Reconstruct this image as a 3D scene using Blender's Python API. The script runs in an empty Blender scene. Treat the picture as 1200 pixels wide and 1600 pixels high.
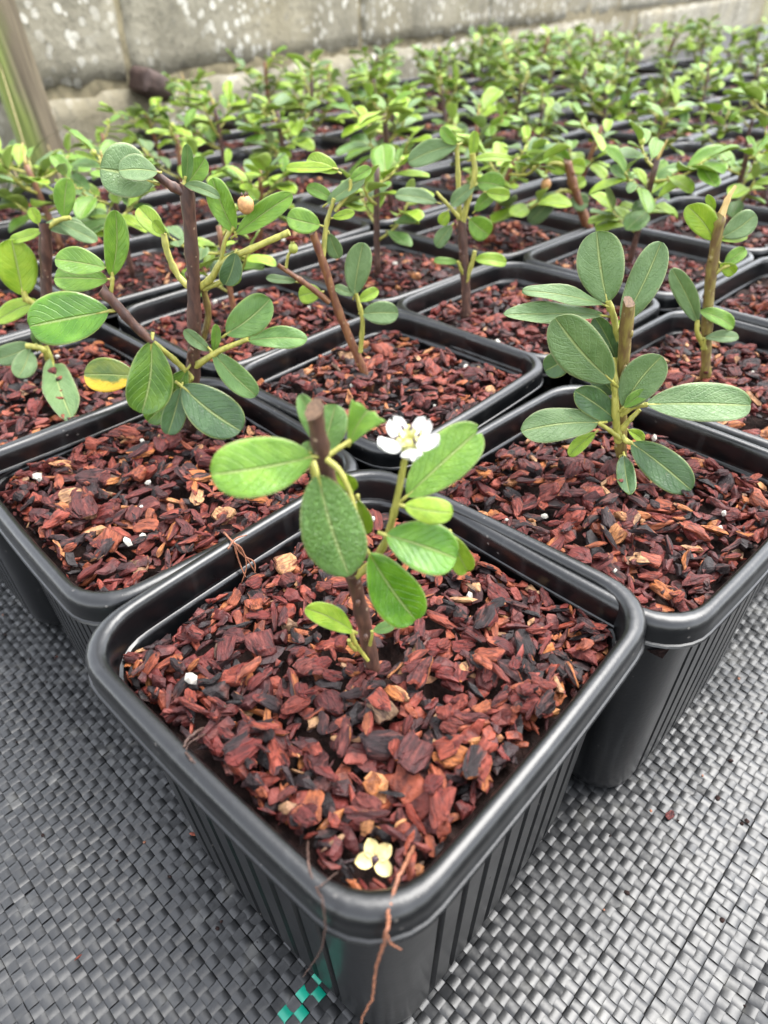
import bpy, bmesh, math, random
import numpy as np
from mathutils import Vector, Matrix, Euler

scene = bpy.context.scene
COL = scene.collection
rad = math.radians

# ------------------------------------------------------------------ camera
cam_data = bpy.data.cameras.new("camera")
cam = bpy.data.objects.new("camera", cam_data)
COL.objects.link(cam)
CAM_RIGHT = Vector((0.999609, -0.016911, -0.022287))
CAM_UP = Vector((0.027977, 0.604237, 0.796313))
CAM_FWD = Vector((0.0, 0.796625, -0.604474))
_m = Matrix((CAM_RIGHT, CAM_UP, -CAM_FWD)).transposed().to_4x4()
_m.translation = Vector((0.0, 0.0, 0.20562))
cam.matrix_world = _m
cam_data.sensor_fit = 'HORIZONTAL'
cam_data.sensor_width = 36.0
cam_data.lens = 32.48
cam_data.clip_start = 0.01
cam_data.clip_end = 200.0
cam_data.dof.use_dof = True
cam_data.dof.focus_distance = 0.185
cam_data.dof.aperture_fstop = 21.0
scene.camera = cam

# ------------------------------------------------------------------ light: bright overcast day
SUN_ELEV, SUN_AZ = rad(66), rad(60)          # azimuth measured from +Y towards +X
world = bpy.data.worlds.new("World")
scene.world = world
world.use_nodes = True
wn = world.node_tree
wn.nodes.clear()
sky = wn.nodes.new("ShaderNodeTexSky")
sky.sky_type = 'NISHITA'
sky.sun_disc = False
sky.sun_elevation = SUN_ELEV
sky.sun_rotation = SUN_AZ
sky.dust_density = 1.0
hsv = wn.nodes.new("ShaderNodeHueSaturation")
hsv.inputs['Saturation'].default_value = 0.22
bg = wn.nodes.new("ShaderNodeBackground")
bg.inputs['Strength'].default_value = 0.15
wo = wn.nodes.new("ShaderNodeOutputWorld")
wn.links.new(sky.outputs[0], hsv.inputs['Color'])
wn.links.new(hsv.outputs[0], bg.inputs['Color'])
wn.links.new(bg.outputs[0], wo.inputs['Surface'])
sd = bpy.data.lights.new("sun", 'SUN')
sd.energy = 1.3
sd.angle = rad(45)
sd.color = (1.0, 0.97, 0.92)
sun = bpy.data.objects.new("sun", sd)
COL.objects.link(sun)
_sv = Vector((math.sin(SUN_AZ) * math.cos(SUN_ELEV), math.cos(SUN_AZ) * math.cos(SUN_ELEV), math.sin(SUN_ELEV)))
sun.rotation_euler = (-_sv).to_track_quat('-Z', 'Y').to_euler()
sun.location = _sv * 5
scene.view_settings.view_transform = 'Standard'
scene.view_settings.look = 'None'
scene.view_settings.exposure = 2.58
scene.view_settings.gamma = 1.0
scene.view_settings.use_curve_mapping = False

# ------------------------------------------------------------------ helpers
def link(o, parent=None):
    COL.objects.link(o)
    if parent is not None:
        o.parent = parent
    return o

def mesh_obj(name, me, parent=None, loc=None):
    o = bpy.data.objects.new(name, me)
    link(o, parent)
    if loc is not None:
        o.location = loc
    return o

def tag(o, label=None, category=None, group=None, kind=None):
    if label: o["label"] = label
    if category: o["category"] = category
    if group: o["group"] = group
    if kind: o["kind"] = kind
    return o

def empty(name, loc, rz=0.0, **k):
    o = bpy.data.objects.new(name, None)
    o.empty_display_size = 0.01
    link(o)
    o.location = loc
    o.rotation_euler = (0, 0, rz)
    return tag(o, **k)

def mesh_from(name, verts, faces, mats, midx=None, smooth=False, uvs=None):
    me = bpy.data.meshes.new(name)
    me.from_pydata([tuple(map(float, v)) for v in verts], [], faces)
    for m in mats:
        me.materials.append(m)
    if midx is not None:
        me.polygons.foreach_set("material_index", midx)
    if smooth:
        me.polygons.foreach_set("use_smooth", [True] * len(me.polygons))
    if uvs is not None:
        lay = me.uv_layers.new(name="UVMap")
        for lp in me.loops:
            lay.data[lp.index].uv = uvs[lp.vertex_index]
    me.update()
    return me

class MB:
    """collects pieces into one mesh"""
    def __init__(s):
        s.v, s.f, s.m, s.uv = [], [], [], []
    def add(s, verts, faces, mat=0, uvs=None):
        n = len(s.v)
        s.v += [tuple(map(float, q)) for q in verts]
        s.f += [tuple(i + n for i in f) for f in faces]
        s.m += [mat] * len(faces) if isinstance(mat, int) else list(mat)
        s.uv += list(uvs) if uvs is not None else [(0.5, 0.5)] * len(verts)
    def mesh(s, name, mats, smooth=True, uv=True):
        return mesh_from(name, s.v, s.f, mats, s.m, smooth, s.uv if uv else None)

# ------------------------------------------------------------------ node helpers
def new_mat(name):
    m = bpy.data.materials.new(name)
    m.use_nodes = True
    nt = m.node_tree
    nt.nodes.clear()
    out = nt.nodes.new("ShaderNodeOutputMaterial")
    b = nt.nodes.new("ShaderNodeBsdfPrincipled")
    nt.links.new(b.outputs[0], out.inputs[0])
    return m, nt, b, out

def N(nt, typ, ins=None, **props):
    n = nt.nodes.new(typ)
    for k, v in props.items():
        setattr(n, k, v)
    for k, v in (ins or {}).items():
        sock = n.inputs[k]
        if hasattr(v, "is_linked") or hasattr(v, "links"):
            nt.links.new(v, sock)
        else:
            sock.default_value = v
    return n

def M(nt, op, a, b=None, c=None, clamp=False):
    n = nt.nodes.new("ShaderNodeMath")
    n.operation = op
    n.use_clamp = clamp
    for i, v in enumerate((a, b, c)):
        if v is None: continue
        if hasattr(v, "links"): nt.links.new(v, n.inputs[i])
        else: n.inputs[i].default_value = v
    return n.outputs[0]

def mixc(nt, fac, a, b, typ='MIX'):
    n = nt.nodes.new("ShaderNodeMix")
    n.data_type = 'RGBA'
    n.blend_type = typ
    for s, v in ((n.inputs[0], fac), (n.inputs[6], a), (n.inputs[7], b)):
        if hasattr(v, "links"): nt.links.new(v, s)
        else: s.default_value = v if not isinstance(v, tuple) or len(v) == 4 else v + (1,)
    return n.outputs[2]

def ramp(nt, fac, stops, interp='LINEAR'):
    n = nt.nodes.new("ShaderNodeValToRGB")
    n.color_ramp.interpolation = interp
    el = n.color_ramp.elements
    while len(el) < len(stops):
        el.new(0.5)
    for e, (p, c) in zip(el, stops):
        e.position = p
        e.color = c if len(c) == 4 else tuple(c) + (1,)
    nt.links.new(fac, n.inputs[0])
    return n.outputs[0]

def smooth01(nt, x, lo, hi):
    n = nt.nodes.new("ShaderNodeMapRange")
    n.interpolation_type = 'SMOOTHSTEP'
    nt.links.new(x, n.inputs[0])
    n.inputs[1].default_value = lo
    n.inputs[2].default_value = hi
    return n.outputs[0]

def bump(nt, h, dist, strength=1.0, normal=None):
    n = nt.nodes.new("ShaderNodeBump")
    n.inputs['Strength'].default_value = strength
    n.inputs['Distance'].default_value = dist
    nt.links.new(h, n.inputs['Height'])
    if normal is not None:
        nt.links.new(normal, n.inputs['Normal'])
    return n.outputs[0]

def rnd_value(nt):
    """one random number per object and per loose island"""
    oi = N(nt, "ShaderNodeObjectInfo")
    g = N(nt, "ShaderNodeNewGeometry")
    return M(nt, 'FRACT', M(nt, 'ADD', oi.outputs['Random'], M(nt, 'MULTIPLY', g.outputs['Random Per Island'], 7.31)))

# ------------------------------------------------------------------ materials
def mat_plastic():
    m, nt, b, out = new_mat("black_plastic")
    co = N(nt, "ShaderNodeTexCoord").outputs['Object']
    n1 = N(nt, "ShaderNodeTexNoise", {'Vector': co, 'Scale': 900.0, 'Detail': 3.0})
    n2 = N(nt, "ShaderNodeTexNoise", {'Vector': co, 'Scale': 60.0, 'Detail': 5.0})
    vo = N(nt, "ShaderNodeTexVoronoi", {'Vector': co, 'Scale': 260.0})
    dust = smooth01(nt, n2.outputs[0], 0.5, 0.75)
    speck = M(nt, 'MULTIPLY', M(nt, 'LESS_THAN', vo.outputs['Distance'], 0.10), smooth01(nt, n2.outputs[0], 0.5, 0.6))
    c = mixc(nt, M(nt, 'MULTIPLY', dust, 0.25), (0.0010, 0.0013, 0.0018), (0.006, 0.0064, 0.007))
    c = mixc(nt, M(nt, 'MULTIPLY', speck, 0.6), c, (0.12, 0.11, 0.10))
    mps = N(nt, "ShaderNodeMapping", {'Vector': co, 'Scale': (220, 220, 14)})
    st = N(nt, "ShaderNodeTexNoise", {'Vector': mps.outputs[0], 'Scale': 1.0, 'Detail': 4.0})
    c = mixc(nt, M(nt, 'MULTIPLY', smooth01(nt, st.outputs[0], 0.56, 0.72), 0.4), c, (0.018, 0.019, 0.019))
    nt.links.new(c, b.inputs['Base Color'])
    r = M(nt, 'ADD', M(nt, 'MULTIPLY', n2.outputs[0], 0.20), 0.22)
    nt.links.new(r, b.inputs['Roughness'])
    b.inputs['Specular IOR Level'].default_value = 0.60
    nt.links.new(bump(nt, n1.outputs[0], 0.00006, 0.6), b.inputs['Normal'])
    return m

def mat_bark(name, grain):
    m, nt, b, out = new_mat(name)
    rv = rnd_value(nt)
    tc = N(nt, "ShaderNodeTexCoord").outputs['Object']
    mp = N(nt, "ShaderNodeMapping", {'Vector': tc, 'Scale': (1, 1, 1)})
    loc = N(nt, "ShaderNodeCombineXYZ", {'X': M(nt, 'MULTIPLY', rv, 37.0), 'Y': M(nt, 'MULTIPLY', rv, 91.0), 'Z': 0.0})
    nt.links.new(loc.outputs[0], mp.inputs['Location'])
    mp.inputs['Scale'].default_value = grain
    n1 = N(nt, "ShaderNodeTexNoise", {'Vector': mp.outputs[0], 'Scale': 1.0, 'Detail': 6.0, 'Roughness': 0.65})
    n2 = N(nt, "ShaderNodeTexNoise", {'Vector': mp.outputs[0], 'Scale': 0.5, 'Detail': 3.0})
    base = ramp(nt, rv, [(0.0, (0.010, 0.007, 0.007)), (0.19, (0.020, 0.009, 0.010)), (0.34, (0.075, 0.013, 0.011)),
                         (0.48, (0.135, 0.019, 0.014)), (0.62, (0.058, 0.015, 0.015)), (0.77, (0.190, 0.033, 0.018)),
                         (0.90, (0.225, 0.058, 0.024)), (0.952, (0.35, 0.12, 0.030)), (0.985, (0.40, 0.23, 0.11)), (1.0, (0.03, 0.022, 0.022))])
    dark = mixc(nt, 1.0, base, (0.30, 0.25, 0.30), 'MULTIPLY')
    lite = mixc(nt, 0.35, base, (0.38, 0.12, 0.09))
    c = mixc(nt, smooth01(nt, n1.outputs[0], 0.34, 0.62), dark, base)
    c = mixc(nt, M(nt, 'MULTIPLY', smooth01(nt, n2.outputs[0], 0.55, 0.72), 0.7), c, lite)
    nt.links.new(c, b.inputs['Base Color'])
    nt.links.new(M(nt, 'ADD', M(nt, 'MULTIPLY', n2.outputs[0], 0.35), 0.36), b.inputs['Roughness'])
    b.inputs['Specular IOR Level'].default_value = 0.32
    nt.links.new(bump(nt, n1.outputs[0], 0.0010, 1.0), b.inputs['Normal'])
    return m

def mat_simple(name, col, rough=0.6, nscale=300, amt=0.35, bumpd=0.0003, spec=0.4, col2=None):
    m, nt, b, out = new_mat(name)
    co = N(nt, "ShaderNodeTexCoord").outputs['Object']
    n1 = N(nt, "ShaderNodeTexNoise", {'Vector': co, 'Scale': float(nscale), 'Detail': 6.0, 'Roughness': 0.6})
    c2 = col2 or tuple(x * (1 - amt) for x in col)
    c = mixc(nt, smooth01(nt, n1.outputs[0], 0.35, 0.65), c2, col)
    nt.links.new(c, b.inputs['Base Color'])
    b.inputs['Roughness'].default_value = rough
    b.inputs['Specular IOR Level'].default_value = spec
    nt.links.new(bump(nt, n1.outputs[0], bumpd, 0.8), b.inputs['Normal'])
    return m

def mat_stem(name, col, col2, dots, lent=0.0):
    m, nt, b, out = new_mat(name)
    co = N(nt, "ShaderNodeTexCoord").outputs['Object']
    mp = N(nt, "ShaderNodeMapping", {'Vector': co, 'Scale': (1, 1, 0.3)})
    n1 = N(nt, "ShaderNodeTexNoise", {'Vector': mp.outputs[0], 'Scale': 700.0, 'Detail': 5.0})
    n2 = N(nt, "ShaderNodeTexNoise", {'Vector': co, 'Scale': 90.0, 'Detail': 3.0})
    c = mixc(nt, smooth01(nt, n1.outputs[0], 0.35, 0.66), col2, col)
    c = mixc(nt, M(nt, 'MULTIPLY', smooth01(nt, n2.outputs[0], 0.45, 0.7), 0.5), c, mixc(nt, 0.6, col, col2))
    if lent > 0:
        vo = N(nt, "ShaderNodeTexVoronoi", {'Vector': co, 'Scale': 420.0})
        keep = smooth01(nt, n2.outputs[0], 0.48, 0.56)
        c = mixc(nt, M(nt, 'MULTIPLY', M(nt, 'MULTIPLY', M(nt, 'LESS_THAN', vo.outputs['Distance'], 0.17), keep), lent * 0.8), c, dots)
    nt.links.new(c, b.inputs['Base Color'])
    b.inputs['Roughness'].default_value = 0.5
    nt.links.new(bump(nt, n1.outputs[0], 0.0003, 0.8), b.inputs['Normal'])
    return m

def mat_leaf(name, top, light, back=False, veins=0.5, gloss=0.40, quilt=0.22, edge=(0.30, 0.34, 0.12), yellow=None):
    m, nt, b, out = new_mat(name)
    uv = N(nt, "ShaderNodeUVMap").outputs[0]
    sp = N(nt, "ShaderNodeSeparateXYZ", {0: uv})
    u, v = sp.outputs[0], sp.outputs[1]
    oi = N(nt, "ShaderNodeObjectInfo").outputs['Random']
    gi = N(nt, "ShaderNodeNewGeometry")
    rv = M(nt, 'FRACT', M(nt, 'ADD', oi, M(nt, 'MULTIPLY', gi.outputs['Random Per Island'], 5.3)))
    ax = M(nt, 'ABSOLUTE', M(nt, 'SUBTRACT', u, 0.5))            # 0 at the midrib, 0.5 at the edge
    side = M(nt, 'MULTIPLY', M(nt, 'GREATER_THAN', u, 0.5), 0.45)
    uvo = N(nt, "ShaderNodeCombineXYZ", {'X': u, 'Y': M(nt, 'MULTIPLY', v, 1.7), 'Z': M(nt, 'MULTIPLY', rv, 20.0)}).outputs[0]
    nz = N(nt, "ShaderNodeTexNoise", {'Vector': uvo, 'Scale': 3.0, 'Detail': 4.0})
    nf = N(nt, "ShaderNodeTexNoise", {'Vector': uvo, 'Scale': 40.0, 'Detail': 4.0})
    rib = M(nt, 'SUBTRACT', 1.0, smooth01(nt, ax, 0.010, 0.042))
    q = M(nt, 'ADD', M(nt, 'SUBTRACT', M(nt, 'MULTIPLY', v, 8.0), M(nt, 'MULTIPLY', M(nt, 'POWER', ax, 1.2), 6.5)), side)
    q = M(nt, 'ADD', q, M(nt, 'MULTIPLY', nz.outputs[0], 0.5))
    tri = M(nt, 'ABSOLUTE', M(nt, 'SUBTRACT', M(nt, 'FRACT', q), 0.5))
    lat = M(nt, 'MULTIPLY', M(nt, 'SUBTRACT', 1.0, smooth01(nt, tri, 0.0, 0.10)), M(nt, 'SUBTRACT', 1.0, smooth01(nt, ax, 0.36, 0.48)))
    ret = N(nt, "ShaderNodeTexVoronoi", {'Vector': uvo, 'Scale': 13.0}, feature='DISTANCE_TO_EDGE')
    cell = smooth01(nt, ret.outputs['Distance'], 0.0, 0.22)
    c = mixc(nt, smooth01(nt, nz.outputs[0], 0.32, 0.68), top, light)
    c = mixc(nt, M(nt, 'MULTIPLY', rv, 0.45), c, mixc(nt, 0.5, top, (0.055, 0.10, 0.03) if not back else (0.2, 0.25, 0.15)))
    c = mixc(nt, M(nt, 'MULTIPLY', M(nt, 'SUBTRACT', 1.0, cell), 0.42 * quilt), c, light)
    vc = tuple(min(1, x * 1.5 + 0.05) for x in light)
    c = mixc(nt, M(nt, 'MULTIPLY', lat, 0.60 * veins), c, vc)
    c = mixc(nt, M(nt, 'MULTIPLY', rib, 0.62), c, (0.36, 0.42, 0.16))
    c = mixc(nt, M(nt, 'MULTIPLY', smooth01(nt, ax, 0.455, 0.495), 0.7), c, edge)
    if yellow:
        yy = smooth01(nt, M(nt, 'ADD', u, M(nt, 'MULTIPLY', nz.outputs[0], 0.35)), yellow, yellow + 0.16)
        c = mixc(nt, yy, c, (0.62, 0.38, 0.015))
    # small brown blemishes
    sp1 = N(nt, "ShaderNodeTexVoronoi", {'Vector': uvo, 'Scale': 3.3})
    bl = M(nt, 'MULTIPLY', M(nt, 'LESS_THAN', sp1.outputs['Distance'], 0.075), M(nt, 'GREATER_THAN', nz.outputs[0], 0.5))
    c = mixc(nt, M(nt, 'MULTIPLY', bl, 0.55), c, (0.16, 0.085, 0.03))
    nt.links.new(c, b.inputs['Base Color'])
    nt.links.new(M(nt, 'ADD', M(nt, 'MULTIPLY', nf.outputs[0], 0.2), gloss - 0.1), b.inputs['Roughness'])
    b.inputs['Specular IOR Level'].default_value = 0.6 if not back else 0.2
    hgt = M(nt, 'ADD', M(nt, 'MULTIPLY', cell, 0.5 * quilt), M(nt, 'MULTIPLY', nf.outputs[0], 0.05))
    hgt = M(nt, 'SUBTRACT', hgt, M(nt, 'MULTIPLY', lat, 0.55 * veins))
    hgt = M(nt, 'SUBTRACT', hgt, M(nt, 'MULTIPLY', rib, 1.1))
    nb = bump(nt, hgt, 0.00055, 0.8 if not back else 0.5)
    nt.links.new(nb, b.inputs['Normal'])
    tr = N(nt, "ShaderNodeBsdfTranslucent", {'Color': mixc(nt, 0.5, c, (0.40, 0.55, 0.03))})
    mx = nt.nodes.new("ShaderNodeMixShader")
    mx.inputs[0].default_value = 0.30
    nt.links.new(b.outputs[0], mx.inputs[1])
    nt.links.new(tr.outputs[0], mx.inputs[2])
    nt.links.new(mx.outputs[0], out.inputs[0])
    return m

def mat_tape(name, col, varied=True):
    m, nt, b, out = new_mat(name)
    g = N(nt, "ShaderNodeNewGeometry")
    rv = g.outputs['Random Per Island']
    co = N(nt, "ShaderNodeTexCoord").outputs['Object']
    n1 = N(nt, "ShaderNodeTexNoise", {'Vector': co, 'Scale': 500.0, 'Detail': 5.0})
    n2 = N(nt, "ShaderNodeTexNoise", {'Vector': co, 'Scale': 26.0, 'Detail': 4.0})
    k = M(nt, 'ADD', 0.8, M(nt, 'MULTIPLY', rv, 0.4))
    k = M(nt, 'MULTIPLY', k, M(nt, 'ADD', 0.6, M(nt, 'MULTIPLY', n2.outputs[0], 0.8)))
    cc = N(nt, "ShaderNodeCombineXYZ", {'X': k, 'Y': k, 'Z': k}).outputs[0]
    c = mixc(nt, 1.0, col, cc, 'MULTIPLY')
    dirt = smooth01(nt, N(nt, "ShaderNodeTexNoise", {'Vector': co, 'Scale': 110.0, 'Detail': 6.0}).outputs[0], 0.56, 0.72)
    c = mixc(nt, M(nt, 'MULTIPLY', dirt, 0.30), c, (0.16, 0.155, 0.14))
    nt.links.new(c, b.inputs['Base Color'])
    nt.links.new(M(nt, 'ADD', 0.28, M(nt, 'MULTIPLY', n2.outputs[0], 0.24)), b.inputs['Roughness'])
    b.inputs['Specular IOR Level'].default_value = 0.62
    n4 = N(nt, "ShaderNodeTexNoise", {'Vector': co, 'Scale': 260.0, 'Detail': 2.0})
    nt.links.new(bump(nt, M(nt, 'ADD', n4.outputs[0], M(nt, 'MULTIPLY', n1.outputs[0], 0.35)), 0.00022, 0.6), b.inputs['Normal'])
    return m

def mat_block():
    m, nt, b, out = new_mat("concrete_block")
    oi = N(nt, "ShaderNodeObjectInfo").outputs['Random']
    tc = N(nt, "ShaderNodeTexCoord").outputs['Object']
    off = N(nt, "ShaderNodeCombineXYZ", {'X': M(nt, 'MULTIPLY', oi, 13.0), 'Y': 0.0, 'Z': M(nt, 'MULTIPLY', oi, 7.0)}).outputs[0]
    co = N(nt, "ShaderNodeVectorMath", {0: tc, 1: off}, operation='ADD').outputs[0]
    n1 = N(nt, "ShaderNodeTexNoise", {'Vector': co, 'Scale': 14.0, 'Detail': 8.0, 'Roughness': 0.65})
    n2 = N(nt, "ShaderNodeTexNoise", {'Vector': co, 'Scale': 4.0, 'Detail': 5.0})
    vo = N(nt, "ShaderNodeTexVoronoi", {'Vector': co, 'Scale': 75.0, 'Randomness': 1.0})
    n3 = N(nt, "ShaderNodeTexNoise", {'Vector': co, 'Scale': 130.0, 'Detail': 4.0})
    c = ramp(nt, n1.outputs[0], [(0.30, (0.110, 0.100, 0.074)), (0.5, (0.185, 0.169, 0.127)), (0.70, (0.260, 0.240, 0.185))])
    c = mixc(nt, M(nt, 'MULTIPLY', smooth01(nt, n2.outputs[0], 0.45, 0.7), 0.45), c, (0.21, 0.178, 0.105))
    c = mixc(nt, M(nt, 'MULTIPLY', smooth01(nt, n3.outputs[0], 0.5, 0.7), 0.5), c, (0.075, 0.069, 0.055))
    patch = smooth01(nt, N(nt, "ShaderNodeTexNoise", {'Vector': co, 'Scale': 9.0, 'Detail': 3.0}).outputs[0], 0.36, 0.56)
    fl = M(nt, 'MULTIPLY', M(nt, 'LESS_THAN', vo.outputs['Distance'], M(nt, 'ADD', 0.12, M(nt, 'MULTIPLY', n3.outputs[0], 0.45))), patch)
    c = mixc(nt, M(nt, 'MULTIPLY', fl, 0.7), c, (0.50, 0.485, 0.43))
    nt.links.new(c, b.inputs['Base Color'])
    b.inputs['Roughness'].default_value = 0.9
    b.inputs['Specular IOR Level'].default_value = 0.2
    hh = M(nt, 'ADD', n3.outputs[0], M(nt, 'MULTIPLY', n1.outputs[0], 1.2))
    nt.links.new(bump(nt, hh, 0.0025, 0.7), b.inputs['Normal'])
    return m

def mat_post():
    m, nt, b, out = new_mat("weathered_post_wood")
    tc = N(nt, "ShaderNodeTexCoord").outputs['Object']
    mp = N(nt, "ShaderNodeMapping", {'Vector': tc, 'Scale': (1, 1, 0.06)})
    n1 = N(nt, "ShaderNodeTexNoise", {'Vector': mp.outputs[0], 'Scale': 190.0, 'Detail': 6.0})
    n2 = N(nt, "ShaderNodeTexNoise", {'Vector': tc, 'Scale': 18.0, 'Detail': 5.0})
    sx = N(nt, "ShaderNodeSeparateXYZ", {0: tc}).outputs[0]
    wood = ramp(nt, n1.outputs[0], [(0.3, (0.07, 0.052, 0.032)), (0.6, (0.17, 0.135, 0.085))])
    alg = ramp(nt, n1.outputs[0], [(0.3, (0.09, 0.115, 0.018)), (0.65, (0.19, 0.23, 0.055))])
    # algae grow on the face turned away from the wall
    f = smooth01(nt, M(nt, 'ADD', M(nt, 'MULTIPLY', sx, -18.0), n2.outputs[0]), 0.25, 0.75)
    nt.links.new(mixc(nt, f, wood, alg), b.inputs['Base Color'])
    b.inputs['Roughness'].default_value = 0.8
    nt.links.new(bump(nt, n1.outputs[0], 0.002, 0.9), b.inputs['Normal'])
    return m

PLASTIC = mat_plastic()
BARK = mat_bark("red_bark_chip", (2.0, 10.0, 10.0))          # single chips: object space is one chip long
BARK_HEAP = mat_bark("red_bark_heap", (330.0, 330.0, 330.0))   # joined chips: object space is metres
SOIL = mat_simple("dark_compost", (0.022, 0.010, 0.008), 0.85, 500, 0.6, 0.0012, 0.2)
PERLITE = mat_simple("white_perlite", (0.58, 0.55, 0.48), 0.8, 500, 0.2, 0.0004, 0.3)
TWIG_B = mat_stem("brown_bark_stem", (0.090, 0.042, 0.028), (0.038, 0.018, 0.013), (0.34, 0.25, 0.17), 0.75)
TWIG_R = mat_stem("red_brown_stem", (0.19, 0.085, 0.030), (0.10, 0.032, 0.018), (0.36, 0.27, 0.15), 0.5)
TWIG_O = mat_stem("olive_stem", (0.17, 0.135, 0.03), (0.095, 0.055, 0.018), (0.34, 0.30, 0.16), 0.4)
TWIG_Y = mat_stem("yellow_green_shoot", (0.33, 0.31, 0.065), (0.20, 0.20, 0.035), (0.5, 0.5, 0.2), 0.0)
TWIG_T = mat_stem("dry_tan_tip", (0.55, 0.40, 0.16), (0.40, 0.26, 0.09), (0.5, 0.5, 0.2), 0.0)
CUT = mat_simple("cut_wood", (0.13, 0.075, 0.042), 0.7, 1500, 0.5, 0.0002)
STEMS = {'b': TWIG_B, 'o2': TWIG_R, 'o': TWIG_O, 'y': TWIG_Y, 't': TWIG_T}
BACK = mat_leaf("leaf_underside", (0.20, 0.26, 0.10), (0.27, 0.33, 0.15), True, 0.8, 0.75, 0.4)
BACK2 = mat_leaf("leaf_underside_bright", (0.25, 0.35, 0.06), (0.33, 0.42, 0.10), True, 0.8, 0.7, 0.4)
LEAF = {
    'g': (mat_leaf("leaf_green", (0.070, 0.165, 0.028), (0.125, 0.240, 0.052)), BACK),
    'm': (mat_leaf("leaf_mid_green", (0.095, 0.215, 0.012), (0.170, 0.320, 0.026), veins=0.6), BACK2),
    'r': (mat_leaf("leaf_netted_green", (0.072, 0.170, 0.026), (0.140, 0.270, 0.056), veins=0.8, gloss=0.40, quilt=1.3), BACK),
    'l': (mat_leaf("leaf_yellow_green", (0.190, 0.330, 0.010), (0.300, 0.430, 0.024), veins=0.7, gloss=0.45), BACK2),
    's': (mat_leaf("leaf_glossy_green", (0.060, 0.180, 0.007), (0.125, 0.285, 0.018), veins=0.6, gloss=0.25, quilt=0.12), BACK2),
    'p': (mat_leaf("leaf_grey_green", (0.085, 0.158, 0.050), (0.138, 0.222, 0.082), veins=0.45, gloss=0.46, quilt=0.35, edge=(0.28, 0.30, 0.15)), BACK),
    'd': (mat_leaf("leaf_dark_green", (0.026, 0.072, 0.022), (0.055, 0.125, 0.038), veins=0.5, gloss=0.34), BACK2),
    'v': (mat_leaf("leaf_green_fading", (0.060, 0.150, 0.020), (0.165, 0.300, 0.030), veins=1.0, gloss=0.34), BACK2),
    'w': (mat_leaf("leaf_yellow_edged", (0.060, 0.120, 0.018), (0.180, 0.220, 0.020), veins=0.4, gloss=0.38, yellow=0.80), BACK2),
}
PETAL = mat_simple("white_petal", (0.66, 0.66, 0.62), 0.55, 900, 0.06, 0.0002, 0.3)
STAMEN = mat_simple("pale_yellow_filament", (0.62, 0.60, 0.22), 0.5, 900, 0.2, 0.0001)
ANTHER = mat_simple("dark_anther", (0.045, 0.020, 0.035), 0.5, 900, 0.3, 0.0001)
CREAM = mat_simple("cream_dry_flower", (0.58, 0.47, 0.22), 0.6, 700, 0.25, 0.0004)
ORANGE = mat_simple("tan_orange_bud", (0.46, 0.24, 0.09), 0.5, 900, 0.35, 0.0002)
GREENBUD = mat_simple("green_bud", (0.30, 0.33, 0.06), 0.5, 900, 0.3, 0.0002)
ROOT = mat_simple("red_brown_root", (0.27, 0.105, 0.055), 0.55, 1200, 0.5, 0.0002)
ROOTD = mat_simple("dark_brown_root", (0.085, 0.045, 0.033), 0.6, 1200, 0.5, 0.0002)
STRAW = mat_simple("dry_straw", (0.50, 0.40, 0.20), 0.7, 500, 0.3, 0.0002)
GRASSM = mat_simple("grass_blade", (0.070, 0.150, 0.022), 0.5, 30, 0.5, 0.0002, col2=(0.13, 0.21, 0.04))
MORTAR = mat_simple("lime_mortar", (0.20, 0.17, 0.105), 0.9, 60, 0.45, 0.003, 0.2)
BLOCK = mat_block()
POSTM = mat_post()
BROWNB = mat_simple("dark_brown_block", (0.070, 0.045, 0.038), 0.7, 120, 0.4, 0.001, 0.3)
TAPE = mat_tape("black_woven_tape", (0.011, 0.0115, 0.0122, 1))
TAPEG = mat_tape("green_woven_tape", (0.0, 0.26, 0.17, 1))
SHEET = mat_simple("dark_fabric_backing", (0.010, 0.010, 0.011), 0.6, 600, 0.3, 0.0002)
EARTH = mat_simple("garden_earth", (0.11, 0.085, 0.05), 0.95, 12, 0.5, 0.01, 0.1, col2=(0.06, 0.085, 0.025))
WATERM, _nt, _b, _o = new_mat("water_bead")
_b.inputs['Base Color'].default_value = (0.9, 0.95, 0.95, 1)
_b.inputs['Roughness'].default_value = 0.03
_b.inputs['Transmission Weight'].default_value = 1.0
_b.inputs['IOR'].default_value = 1.33

# ------------------------------------------------------------------ ground
g_me = mesh_from("ground", [(-40, -40, -0.012), (40, -40, -0.012), (40, 40, -0.012), (-40, 40, -0.012)], [(0, 1, 2, 3)], [EARTH])
tag(mesh_obj("ground", g_me), kind='structure')

HR = 0.088                                     # rim height
N0 = np.array([-0.0026, 0.0473])               # near corner of the front pot's rim
AV = np.array([0.0684, 0.0638])                # step towards the back right
BV = np.array([-0.0663, 0.0687])               # step towards the back left

def fabric_z(x, y):
    """the fabric lies flat on the left and ripples on the right"""
    t = (x - y) / math.sqrt(2)                 # across the ripples
    s = (x + y) / math.sqrt(2)
    w = np.clip((t - 0.005) / 0.05, 0, 1)
    rip = np.sin(t * 330 + 1.6 * np.sin(s * 17) + 0.8 * np.sin(s * 41 + 1)) ** 3 * 0.0034
    rip += np.sin(t * 190 + np.sin(s * 23 + 2) * 1.3) * 0.0016
    gen = np.sin(x * 41 + 1.3) * np.sin(y * 37 + .4) * 0.0009 + np.sin(x * 95 + y * 60) * 0.0004
    return rip * w + gen - 0.0008

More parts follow.
